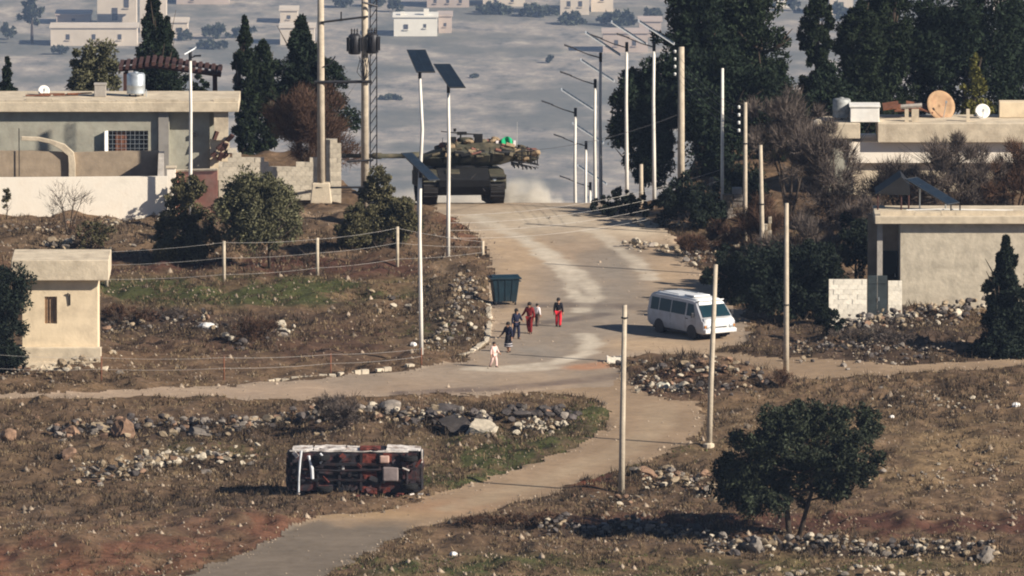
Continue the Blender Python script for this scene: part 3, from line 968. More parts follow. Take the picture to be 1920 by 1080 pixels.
# ================================================================== poles, lamps, cables
POLE = M('pole_concrete', (0.42, 0.36, 0.285), 0.9, 0.2, 3, 0.4, 14, stain=(0.3, 0.25, 0.2), stain_amt=0.4)
LAMPW = M('white_lamp_pole', (0.68, 0.65, 0.60), 0.5, 0.12, 2, stain=(0.5, 0.4, 0.3), stain_amt=0.25)
CELL = M('solar_cells', (0.010, 0.018, 0.032), 0.4, 0.2, 4, spec=0.2)
ALU = M('aluminium_frame', (0.62, 0.64, 0.66), 0.4, 0.1, 4, metal=0.3, spec=0.5)
DKFR = M('dull_grey_frame', (0.045, 0.05, 0.058), 0.5, 0.1, 4)
CERAM = M('white_ceramic', (0.75, 0.75, 0.72), 0.3, 0.05, 4, spec=0.5)
CABLE = M('pale_cable', (0.42, 0.4, 0.38), 0.6, 0.1, 4)
CABLE_D = M('dark_cable', (0.05, 0.05, 0.055), 0.6, 0.1, 4)
def pole(label, px, py_base, py_top, rb=.12, rt=.085, mat=None, base=None, insulators=0, bands=(), name='concrete_pole', lean=0.0, collar=False):
    p = base if base is not None else G(px, py_base)
    h = height_to(p, py_top)
    t = thing(name, label, 'pole', p)
    MB().tube([(0, 0, -.3), (lean * .3, 0, h * .35), (lean, 0, h)], [rb, rb * .65 + rt * .35, rt], 10).build('shaft', mat or POLE, t, True)
    if insulators:
        MB().box((lean - .2, 0, h - .75), (.03, .03, 1.3)).build('insulator_bracket', DARKMET, t)
        for k in range(insulators):
            z = h - .2 - k * .33
            MB().lathe([(.03, z - .07), (.065, z - .05), (.045, z - .01), (.07, z + .02), (.035, z + .07)], (lean - .27, 0, 0), n=10).build('insulator', CERAM, t, True)
            MB().tube([(lean - .27, 0, z - .06), (lean, 0, z - .1)], .014, 5).build('pin', DARKMET, t)
    for z in bands: MB().lathe([(rb * 1.1, z * h), (rb * 1.1, z * h + .05)], (lean * z, 0, 0), n=10).build('band', DARKMET, t)
    if collar: MB().lathe([(rb * 1.9, -.2), (rb * 1.8, .12), (rb * 1.1, .16)], n=10).build('footing', CONC, t)
    return t, p, h
P1 = pole('nearest bare concrete pole standing beside the dirt track', 1165, 926, 572, .12, .085, lean=.12, bands=(.93,))
P2 = pole('bare concrete pole right of the track, in front of the white minibus', 1329, 838, 496, .115, .08, lean=.25, collar=True)
P3 = pole('concrete pole on the verge of the right hand track', 1474, 700, 381, .115, .08, bands=(.4,))
P4 = pole('concrete pole against the bare grey trees, short and plain', 1430, 520, 272, .11, .075, lean=-.1, bands=(.55,))
P5 = pole('concrete pole with four white insulators beside the grey block pillar', 1397, 452, 192, .1, .075, insulators=4, bands=(.7,))
P6 = pole('thin whitewashed pole before the dark pines', 1354, 410, 128, .075, .06, mat=LAMPW)
P7 = pole('thick concrete pole with insulators in front of the big pines', 1277, 352, 88, .16, .13, base=on(1277, 618.5), insulators=4)
pole('short wooden stake with a weathered pale top at the edge of the pines', 1202, 384, 308, .1, .08, base=on(1202, 613.5), name='stake')

def cable(label, a, b, sag, mat=CABLE, r=.012, name='power_cable', cat='cable', group=None):
    a, b = Vector(a), Vector(b)
    pts = []
    for i in range(15):
        t = i / 14
        q = a.lerp(b, t)
        q.z -= sag * 4 * t * (1 - t)
        pts.append(q - a)
    o = MB().tube(pts, r, 5).build(name, mat)
    o.location = a
    return tag(o, label, cat, group)

def panel(t, c, u, v, cells=(4, 6), frame=None):
    """a framed solar panel spanned by u and v about c"""
    c, u, v = Vector(c), Vector(u), Vector(v)
    n = u.cross(v).normalized()
    if n.z < 0: n = -n
    def slab(su, sv, z0, z1, du=0.0, dv=0.0):
        q = [c + u * (du + a * su / 2) + v * (dv + b * sv / 2) for a, b in ((-1, -1), (1, -1), (1, 1), (-1, 1))]
        return [[p + n * z0 for p in q], [p + n * z1 for p in q]]
    fr = MB().loft(slab(1, 1, -.03, .02)).build('solar_panel', frame or ALU, t)
    for i in range(cells[0]):
        for j in range(cells[1]):
            MB().loft(slab(.95 / cells[0] - .008, .96 / cells[1] - .006, .021, .026, (i + .5) / cells[0] * .95 - .475, (j + .5) / cells[1] * .96 - .48)).build('solar_cell', CELL, fr)
    return fr
def solar_lamp(label, base, py_top, u, v, arm, wob=0.0, footing=False, cells=(4, 6), dc=(0, 0, .12), frame=None):
    t = thing('solar_street_lamp', label, 'street lamp', base, 0, 'solar street lamps along the road')
    h = height_to(base, py_top)
    MB().tube([(0, 0, -.3), (wob * .4, 0, h * .3), (wob, 0, h * .65), (wob * .5, 0, h - .3)], [.085, .08, .07, .06], 10).build('pole', LAMPW, t, True)
    MB().tube([(wob * .5, 0, h - .32), (wob * .5, 0, h + .1)], .07, 8).build('bracket', DARKMET, t)
    panel(t, Vector((wob * .5, 0, h)) + Vector(dc), u, v, cells, frame)
    if arm:
        a0, a1 = Vector((wob * .5, 0, h - .15)), Vector((wob * .5, 0, h - .15)) + Vector(arm)
        MB().tube([a0, a0.lerp(a1, .5) + Vector((0, 0, -.03)), a1], .028, 6).build('arm', DARKMET, t)
        d = (a1 - a0).normalized()
        MB().loft([[a1 - d * .1 + Vector((0, y, z)) for y, z in ((-.06, 0), (.06, 0), (.06, .05), (-.06, .05))],
                   [a1 + d * .5 + Vector((0, y, z)) for y, z in ((-.1, -.02), (.1, -.02), (.08, .05), (-.08, .05))]]).build('lamp_head', DARKMET, t)
    return t, h
LN = solar_lamp('nearest solar lamp on the left verge, its grey panel low and edge tilted', G(790, 665), 318, (.42, .25, 0), (1.12, -.7, -1.02), None, -.06, cells=(2, 4), frame=DKFR)
LM = solar_lamp('solar lamp with a dark panel on the right of the two left verge lamps', G(840, 481), 160, (.7, 0, 0), (.66, -.9, -.9), None, .04, dc=(.05, 0, .4), cells=(2, 3), frame=DKFR)
LF = solar_lamp('solar lamp whose dark panel stands highest on the left verge', G(783, 447), 133, (.8, 0, 0), (.42, -.95, -.85), None, .2, dc=(.05, 0, .42), cells=(2, 3), frame=DKFR)
LH = solar_lamp('solar lamp standing in front of the grey house', G(357, 412), 100, (.05, .6, 0), (.42, .2, .22), (.2, -.3, .05), .03, cells=(3, 3))
def lamp_right(label, px, py_top, h, Y=None):
    if Y is None:
        best = None
        for k in range(400):
            yy = 612 + k * .5
            b = on(px, yy)
            e = abs(project(b.x, b.y, b.z + h)[1] - py_top)
            if best is None or e < best[0]: best = (e, yy)
        Y = best[1]
    b = on(px, Y)
    return solar_lamp(label, b, project(b.x, b.y, b.z + h)[1], (0, .75, 0), (1.55, -.05, -1.0), (-1.15, -.1, .42), -.05, dc=(.1, 0, .5), cells=(4, 8))
lamp_right('nearest right hand solar lamp, pale panel edge on before the pines', 1227, 75, height_to(on(1227, 612.5), 82), 612.5)
lamp_right('solar lamp whose foot is lost behind the dark pine crown', 1176, 70, 7.3, 621)
for px, py, lb in ((1127, 102, 'taller of the twin solar lamps beyond the crest'), (1117, 152, 'shorter of the twin solar lamps beyond the crest'),
                   (1080, 206, 'leftmost solar lamp beyond the crest on the right'), (1100, 268, 'small distant solar lamp between the taller ones'),
                   (1108, 345, 'farthest solar lamp, only its head above the crest')):
    lamp_right(lb, px, py, 7.4)

# transformer frame
def transformer():
    a, b = G(602, 381), G(685, 374)
    o = a
    t = thing('transformer_frame', 'tall twin-pole concrete frame carrying dark transformers and crossbars', 'utility frame', o)
    Y = a.y
    X = lambda px: at_y(px, 200, Y).x - o.x
    Z = lambda py: at_y(960, py, Y).z - o.z
    top = Z(-90)
    MB().tube([(0, 0, -.4), (0, 0, top)], [.18, .13], 12).build('pole', POLE, t, True)
    MB().tube([(X(684), .2, -.4), (X(684), .2, top)], [.18, .13], 12).build('pole', POLE, t, True)
    dk = MB()
    for dx in (-.14, .14):
        dk.box((X(700) + dx, .6, top / 2 - .2), (.05, .05, top + .4))
    for k in range(26):
        z = k * top / 26
        dk.tube([(X(700) - .14, .6, z), (X(700) + .14, .6, z + top / 26)], .018, 4)
    dk.build('lattice_post', DARKMET, t)
    for y0, y1, pxa, pxb, rr in ((41, 31, 602, 690, .05), (153, 153, 590, 697, .07), (351, 351, 592, 690, .05), (302, 300, 650, 700, .05), (3, 12, 680, 708, .05)):
        MB().tube([(X(pxa), -.18, Z(y0)), (X(pxb), 0, Z(y1))], rr, 6).build('crossbar', DARKMET, t)
    box('insulator', DARKMET, t, (X(640), -.15, Z(30)), (.06, .06, .4))
    MB().tube([(.1, -.15, Z(125)), (.45, -.15, Z(118)), (.62, -.15, Z(105))], .03, 5).build('hook', DARKMET, t)
    for px, s in ((665, 1.0), (698, 1.0)):
        c = Vector((X(px), .1 if px > 690 else -.25, Z(82)))
        tr = MB().lathe([(.22, -.42), (.27, -.38), (.27, .36), (.2, .44)], c, n=14).build('transformer', DARKMET, t, True)
        for k in range(3):
            q = c + Vector((-.12 + .12 * k, 0, .44))
            MB().lathe([(.03, 0), (.05, .05), (.03, .1), (.05, .15), (.02, .25)], q, n=8).build('bushing', DARKMET, tr)
        for k in range(8):
            aa = k * .785
            box('cooling_fin', DARKMET, tr, c + Vector((math.cos(aa) * .3, math.sin(aa) * .3, 0)), (.09, .02, .6), rz=aa)
    cl = MB()
    rp = random.Random(5)
    for k in range(12):
        p0 = Vector((X(673 + 18 * rp.random()), -.2, Z(100 + 10 * rp.random())))
        cl.tube([p0, p0 + Vector((rp.uniform(-.2, .2), -.1, -.6)), Vector((X(683), -.17, Z(150)))], .016, 4)
    cl.build('wiring', DARKMET, t)
    MB().box((0, .05, .45), (.95, .6, .9), top=(.8, .8)).build('plinth', CONC, t, bevel=.05)
transformer()

# ================================================================== pump house, bottom left
def pump_house():
    o = G(35, 688)
    Y = o.y
    X = lambda px: at_y(px, 600, Y).x - o.x
    Z = lambda py: at_y(960, py, Y).z - o.z
    t = thing('pump_house', 'small beige flat-roofed hut at the left edge beside the dark shrub', 'hut', o)
    x0, x1 = X(42), X(183)
    dp = 2.8
    w = MB()
    panel_wall(w, x0, x1, -.4, Z(524), 0, .2, [(X(84), X(107), Z(607), Z(556))])
    w.box(((x0 + x1) / 2, dp, (Z(524) - .4) / 2), (x1 - x0, .2, Z(524) + .4))
    for x in (x0 + .1, x1 - .1): w.box((x, dp / 2 + .05, (Z(524) - .4) / 2), (.2, dp - .302, Z(524) + .4))
    w.build('wall', BEIGE, t)
    box('roof_slab', CONC, t, ((X(22) + X(205)) / 2, dp / 2, (Z(524) + Z(486)) / 2), (X(205) - X(22), dp + .75, Z(486) - Z(524)), bevel=.03)
    wd = box('window', M('boarded_window', (0.4, 0.26, 0.16), .9, .3, 4), t, (X(95), .12, Z(581)), (X(107) - X(84), .04, Z(556) - Z(607)))
    for k in range(1, 4): box('bar', DARKMET, wd, (X(84) + (X(107) - X(84)) * k / 4, .06, Z(581)), (.025, .025, Z(556) - Z(607)))
    MB().tube([(X(131), -.02, Z(572)), (X(131), -.05, Z(552)), (X(126), -.05, Z(550))], .03, 6).build('wall_pipe', DARKMET, t)
    ap = MB()
    for k in range(7):
        ap.box((x0 + .5 + .42 * k, -1.0 - .28 * (k % 3), .12 - .02 * k), (.7, 2.2, .16), rot=Euler((R(5), R(-3 + 2 * (k % 4)), R(8 * (k % 3) - 6))).to_matrix())
    ap.build('apron', CONC, t, bevel=.02)
    box('plinth', CONC, t, ((x0 + x1) / 2, -.15, Z(650) / 2 - .1), (x1 - x0 + .3, .298, Z(650) + .2), bevel=.03)
pump_house()
heap('rubble_heap', 'pale broken concrete lumps at the foot of the beige hut', 'rubble', [(75, 672), (140, 690), (215, 675)], 55, .12, .55, (6, 3, 1, 0, 0), 21, .3, .45)
heap('rubble_heap', 'dark and reddish stones beside the track at the far left edge', 'rubble', [(5, 700), (60, 705), (110, 700)], 45, .1, .35, (1, 2, 2, 3, 2), 22, .25, .35)

# fences
FWOOD = M('grey_fence_post', (0.42, 0.36, 0.28), 0.9, 0.25, 4, 0.3)
def fence(name, label, posts, tops, rows, wire_r=.005, rp_=.07, post_mat=None):
    W = [G(*p) for p in posts]
    t = thing(name, label, 'fence', W[0])
    H = [height_to(p, tp) for p, tp in zip(W, tops)]
    for p, h in zip(W, H):
        MB().tube([p - W[0] - Vector((0, 0, .3)), p - W[0] + Vector((0, 0, h))], rp_, 7).build('post', post_mat or FWOOD, t, True)
    for f in rows:
        pts = []
        for i in range(len(W) - 1):
            for k in range(6):
                q = W[i].lerp(W[i + 1], k / 6)
                q.z = W[i].z + H[i] * f + (W[i + 1].z + H[i + 1] * f - W[i].z - H[i] * f) * k / 6 - .06 * 4 * (k / 6) * (1 - k / 6)
                pts.append(q - W[0])
        pts.append(W[-1] - W[0] + Vector((0, 0, H[-1] * f)))
        MB().tube([q + Vector((0, -.07, 0)) for q in pts], wire_r, 4).build('wire', CABLE, t)
    return t
fence('wire_fence', 'barbed wire fence on wooden posts across the left field', [(200, 536), (420, 530), (595, 516), (745, 500), (905, 478)], [470, 452, 446, 425, 452], (.97, .6, .2))
fence('wire_fence', 'slack wire fence along the verge above the left road', [(-30, 718), (190, 716), (420, 712), (620, 700), (790, 684)], [660, 668, 668, 662, 652], (.95, .5), rp_=.03, post_mat=RUST)
t6, p6, h6 = P6
for k, f in enumerate((.33, .26, .19, .12)):
    a = p6 + Vector((0, -.08, h6 * f))
    b = G(840, 481) + Vector((0.08, -.05, 1.75 - .32 * k))
    cable(['uppermost', 'second', 'third', 'lowest'][k] + ' of four pale wires strung from the thin white pole across the road', a, b,   .45, CABLE, .006, group='wires across the road')
q7 = P7[1] + Vector((-.27, 0, P7[2] - .5))
cable('dark sagging wire above the tank turret', P7[1] + Vector((-.15, 0, P7[2] * .52)), LM[0].location + Vector((0, 0, LM[1] * .62)), .6, CABLE_D, .009)
for k in range(4):
    a = P7[1] + Vector((-.27, -.02, P7[2] - .2 - k * .33))
    b = P5[1] + Vector((-.27, 0.02, P5[2] - .2 - k * .33))
    cable(['top', 'second', 'third', 'bottom'][k] + ' thin dark line between the two insulator poles', a, b, .35, CABLE_D, .007, group='lines between the insulator poles')
# kerbs
def kerb(label, pts, n, mat, gap=.15, seed=0):
    rp = random.Random(seed)
    W = [G(*p) for p in pts]
    t = thing('kerb', label, 'kerb', W[0])
    L = [(b - a).length for a, b in zip(W[:-1], W[1:])]
    T = sum(L)
    for k in range(n):
        if rp.random() < gap: continue
        s0 = T * (k + .5) / n
        for i, l in enumerate(L):
            if s0 <= l: break
            s0 -= l
        q = W[i].lerp(W[i + 1], s0 / l)
        d = W[i + 1] - W[i]
        a = math.atan2(d.y, d.x)
        box('kerb_stone', mat, t, q - W[0] + Vector((0, 0, -.005)), (T / n * rp.uniform(.75, 1.0), .2, .16 + rp.uniform(-.06, .06)), rot=Euler((rp.uniform(-.15, .15), rp.uniform(-.06, .06), a + rp.uniform(-.14, .14))).to_matrix(), bevel=.02)
KERBM = M('whitewashed_kerb', (0.44, 0.38, 0.3), .9, .25, 5, .4, ovar=.15)
kerb('whitewashed kerb along the upper side of the left road', [(400, 719), (520, 714), (640, 702), (775, 686)], 26, KERBM, .25, 1)
kerb('pale kerb curving beside the green waste container', [(916, 572), (917, 610), (912, 640), (885, 660), (862, 668)], 16, KERBM, .1, 2)

# ================================================================== rubbish container
def dumpster():
    o = G(946, 571)
    t = thing('waste_container', 'dark blue-green wheeled waste container on the roadside', 'waste container', o, R(9))
    g = M('blue_green_paint', (0.006, 0.022, 0.034), 0.45, 0.3, 3, spec=0.35, stain=(0.05, 0.04, 0.03), stain_amt=.25)
    w, d, z0, z1 = 1.12, .82, .15, 1.08
    k = .8
    MB().loft([[(-w / 2 * k, -d / 2 * k, z0), (w / 2 * k, -d / 2 * k, z0), (w / 2 * k, d / 2 * k, z0), (-w / 2 * k, d / 2 * k, z0)],
               [(-w / 2, -d / 2, z1), (w / 2, -d / 2, z1), (w / 2, d / 2, z1), (-w / 2, d / 2, z1)]]).build('body', g, t, bevel=.03)
    MB().box((0, 0, z1 + .035), (w + .16, d + .12, .06)).build('rim', g, t, bevel=.015)
    MB().loft([[(x, y, z1 + .066 + (.09 * math.cos(y / (d + .1) * 3.14))) for y in np.linspace(-d / 2, d / 2, 8)] + [(x, d / 2, z1 + .066), (x, -d / 2, z1 + .066)] for x in (-w / 2, w / 2)]).build('lid', g, t)
    for x in (-.3, 0, .3): MB().loft([[(x * k - .03, -d / 2 * k - .025, z0 + .02), (x * k + .03, -d / 2 * k - .025, z0 + .02), (x * k + .03, -d / 2 * k + .02, z0 + .02), (x * k - .03, -d / 2 * k + .02, z0 + .02)],
                                       [(x - .03, -d / 2 - .025, z1), (x + .03, -d / 2 - .025, z1), (x + .03, -d / 2 + .02, z1), (x - .03, -d / 2 + .02, z1)]]).build('rib', g, t)
    for sx in (-1, 1):
        MB().tube([(sx * (w / 2 + .02), -.15, z1 - .12), (sx * (w / 2 + .1), -.1, z1 - .12), (sx * (w / 2 + .1), .1, z1 - .12), (sx * (w / 2 + .02), .15, z1 - .12)], .02, 6).build('handle', g, t)
        for sy in (-1, 1):
            c = (sx * w * .36, sy * d * .34, .08)
            wh = MB().lathe([(.05, -.03), (.08, -.025), (.08, .025), (.05, .03)], c, 'x', 14).build('wheel', TARP, t)
            box('fork', GALV, wh, (c[0], c[1], .14), (.07, .05, .08))
dumpster()

# ================================================================== people
SKIN = M('skin', (0.36, 0.2, 0.13), 0.6, 0.08, 6)
HAIR = M('dark_hair', (0.015, 0.012, 0.011), 0.6, 0.2, 8)
def cloth(name, c): return M(name, c, 0.9, 0.18, 5, 0.2, 20)
def skin_obj(name, verts, rad, edges, mat, parent, sub=1, root=0):
    me = bpy.data.meshes.new(name)
    me.from_pydata([tuple(v) for v in verts], edges, [])
    me.materials.append(mat)
    o = link(name, me, parent)
    sk = o.modifiers.new('skin', 'SKIN')
    sk.use_smooth_shade = True
    for i, r in enumerate(rad):
        rr = r if hasattr(r, '__len__') else (r, r)
        me.skin_vertices[0].data[i].radius = rr
        me.skin_vertices[0].data[i].use_root = (i == root)
    ss = o.modifiers.new('sub', 'SUBSURF')
    ss.levels = ss.render_levels = sub
    return o
def person(label, px, py_base, py_top, face, top, bottom, top_col, bottom_col, pose, skirt=False, hair_long=False, hold=None):
    p = G(px, py_base)
    h = height_to(p, py_top)
    t = thing('person', label, 'person', p, face)
    st, al, ar = pose                         # stride, left arm, right arm (elbow and wrist offsets as parts of the height)
    J = {'pelvis': (0, 0, .51), 'waist': (0, -.005, .6), 'chest': (0, -.01, .72), 'neck': (0, -.01, .82), 'head': (0, -.02, .875), 'crown': (0, -.015, .945)}
    for s, nm, arm in ((-1, 'l', al), (1, 'r', ar)):
        k = st * s
        J['hip' + nm] = (s * .055, 0, .49)
        J['knee' + nm] = (s * .06, -.02 - k * .09, .275)
        J['ank' + nm] = (s * .06, .01 - k * .16 + (.05 if k < 0 else 0), .045)
        J['toe' + nm] = (s * .068, -.085 - k * .16 + (.05 if k < 0 else 0), .018)
        J['sh' + nm] = (s * .105, -.005, .785)
        e = Vector(J['sh' + nm]) + Vector((s * arm[0][0], arm[0][1], arm[0][2]))
        w_ = e + Vector((s * arm[1][0], arm[1][1], arm[1][2]))
        J['elb' + nm], J['wri' + nm] = tuple(e), tuple(w_)
        d = (w_ - e).normalized()
        side = Vector((s * .6, -.6, 0)).normalized()
        pal = w_ + d * .045
        J['palm' + nm] = tuple(pal)
        for f, (o_, L) in enumerate(((-.014, .036), (-.005, .044), (.005, .041), (.014, .032))):
            J[f'f{f}{nm}'] = tuple(pal + side * o_ * 1.6 + d * L + Vector((0, -.006, 0)))
        J['th' + nm] = tuple(w_ + d * .02 + side * .035 + d * .02)
    keys = list(J)
    E = [('pelvis', 'waist'), ('waist', 'chest'), ('chest', 'neck'), ('neck', 'head'), ('head', 'crown')]
    for nm in 'lr':
        E += [('pelvis', 'hip' + nm), ('hip' + nm, 'knee' + nm), ('knee' + nm, 'ank' + nm), ('ank' + nm, 'toe' + nm), ('chest', 'sh' + nm),
              ('sh' + nm, 'elb' + nm), ('elb' + nm, 'wri' + nm), ('wri' + nm, 'palm' + nm), ('wri' + nm, 'th' + nm)] + [('palm' + nm, f'f{f}{nm}') for f in range(4)]
    rad = {'pelvis': (.085, .06), 'waist': (.075, .055), 'chest': (.09, .06), 'neck': .034, 'head': (.062, .07), 'crown': (.045, .05)}
    for nm in 'lr':
        rad.update({'hip' + nm: .06, 'knee' + nm: .04, 'ank' + nm: .026, 'toe' + nm: .022, 'sh' + nm: .04, 'elb' + nm: .03, 'wri' + nm: .02, 'palm' + nm: (.022, .012), 'th' + nm: .006})
        rad.update({f'f{f}{nm}': .0055 for f in range(4)})
    sc = lambda k: Vector(J[k]) * h
    skin_obj('body', [sc(k) for k in keys], [tuple(x * h for x in rad[k]) if hasattr(rad[k], '__len__') else rad[k] * h for k in keys],
             [(keys.index(a), keys.index(b)) for a, b in E], SKIN, t)
    # hair, eyes, nose, mouth, ears
    hc = Vector(J['head']).lerp(Vector(J['crown']), .5) * h
    hb = bmesh.new()
    bmesh.ops.create_uvsphere(hb, u_segments=14, v_segments=9, radius=1)
    for v in hb.verts:
        v.co = Vector((v.co.x * .066, v.co.y * .072 + .012, v.co.z * .062 + .014)) * h
        if hair_long and v.co.z < 0: v.co.z *= 2.6
        elif v.co.z < 0 and v.co.y < .01 * h: v.co.z *= .2
        v.co += hc
    me = bpy.data.meshes.new('hair'); hb.to_mesh(me); hb.free(); me.materials.append(HAIR)
    link('hair', me, t)
    for s in (-1, 1):
        MB().lathe([(.002 * h, -.008 * h), (.009 * h, 0), (.002 * h, .006 * h)], hc + Vector((s * .024, -.072, -.022)) * h, 'y', 8).build('eye', HAIR, t)
        MB().lathe([(.006 * h, -.006 * h), (.016 * h, 0), (.006 * h, .006 * h)], hc + Vector((s * .066, .0, -.03)) * h, 'x', 8).build('ear', SKIN, t)
    MB().box(hc + Vector((0, -.078, -.038)) * h, (.014 * h, .022 * h, .026 * h), top=(.5, .4)).build('nose', SKIN, t)
    MB().box(hc + Vector((0, -.07, -.064)) * h, (.032 * h, .008 * h, .007 * h)).build('mouth', M('lips', (.25, .09, .08), .5, .05), t)
    # clothes
    kt = ['waist', 'chest', 'neck', 'shl', 'elbl', 'wril', 'shr', 'elbr', 'wrir', 'pelvis']
    pos = {k: Vector(J[k]) for k in kt}
    pos['neck'] = Vector(J['chest']).lerp(Vector(J['neck']), .75)
    for s in 'lr': pos['wri' + s] = Vector(J['elb' + s]).lerp(Vector(J['wri' + s]), .85)
    rt_ = {'waist': (.092, .07), 'chest': (.102, .073), 'neck': (.06, .05), 'pelvis': (.098, .075), 'shl': .052, 'shr': .052, 'elbl': .04, 'elbr': .04, 'wril': .032, 'wrir': .032}
    Et = [('pelvis', 'waist'), ('waist', 'chest'), ('chest', 'neck'), ('chest', 'shl'), ('shl', 'elbl'), ('elbl', 'wril'), ('chest', 'shr'), ('shr', 'elbr'), ('elbr', 'wrir')]
    skin_obj(top, [pos[k] * h for k in kt], [tuple(x * h for x in rt_[k]) if hasattr(rt_[k], '__len__') else rt_[k] * h for k in kt],
             [(kt.index(a), kt.index(b)) for a, b in Et], top_col, t, root=9)
    if skirt:
        prof = [(.085, .56), (.095, .5), (.115, .36), (.135, .2), (.13, .19)]
        MB().lathe([(r * h, z * h) for r, z in prof], n=18).build(bottom, bottom_col, t, True)
        if skirt == 'striped':
            for z in (.3, .23): MB().lathe([((.126 + (.3 - z) * .14) * h, z * h), ((.13 + (.3 - z) * .14) * h, (z - .02) * h)], n=18).build('hem_stripe', cloth('white_braid', (.55, .52, .55)), t)
    else:
        kb = ['pelvis', 'hipl', 'kneel', 'ankl', 'hipr', 'kneer', 'ankr']
        rb_ = {'pelvis': (.096, .074), 'hipl': .07, 'hipr': .07, 'kneel': .056, 'kneer': .056, 'ankl': .047, 'ankr': .047}
        skin_obj(bottom, [sc(k) for k in kb], [tuple(x * h for x in rb_[k]) if hasattr(rb_[k], '__len__') else rb_[k] * h for k in kb],
                 [(0, 1), (1, 2), (2, 3), (0, 4), (4, 5), (5, 6)], bottom_col, t)
    for nm in 'lr':
        a = sc('ank' + nm)
        MB().loft([[a + Vector((x, y, z)) * h for x, z in ((-.03, -.045), (.03, -.045), (.026, z1), (-.026, z1))] for y, z1 in ((.035, .02), (-.02, .02), (-.06, -.005), (-.105, -.02))]).build('shoe', HAIR, t, bevel=.005)
    return t
DOWN = ((.03, .02, -.17), (.015, -.04, -.15))
OUT = ((.07, .0, -.15), (.09, -.02, -.11))
FWD = ((.03, -.06, -.14), (.0, -.11, -.05))
RED_, NAVY, BLK, PNK, WHT, CRIM = cloth('dark_red_cloth', (.16, .012, .014)), cloth('navy_cloth', (.012, .014, .035)), cloth('black_cloth', (.01, .01, .016)), cloth('pale_pink_cloth', (.7, .5, .46)), cloth('white_cloth', (.75, .68, .68)), cloth('crimson_cloth', (.55, .02, .035))
person('child in dark jacket and bright red trousers standing apart on the road', 1047, 613, 557, R(170), 'jacket', 'trousers', BLK, CRIM, (.1, DOWN, DOWN))
person('child dressed all in dark red reaching an arm out to the left', 993, 626, 565, R(-20), 'jacket', 'trousers', RED_, RED_, (.45, OUT, DOWN), hair_long=True)
person('child in white shirt and dark trousers beside the one in dark red', 1007, 612, 568, R(150), 'shirt', 'trousers', WHT, cloth('brown_cloth', (.09, .06, .05)), (.4, DOWN, FWD))
person('child in dark navy clothes behind the striped skirt', 968, 636, 577, R(30), 'jacket', 'trousers', NAVY, NAVY, (.35, DOWN, FWD), hair_long=True)
person('person in navy jacket and black skirt with pale stripes, arm held out', 953, 661, 602, R(-35), 'jacket', 'skirt', NAVY, BLK, (.2, OUT, DOWN), skirt='striped', hair_long=True)
person('small child in pale pink clothes at the road edge nearest the camera', 926, 689, 640, R(40), 'blouse', 'trousers', PNK, PNK, (.6, DOWN, OUT))

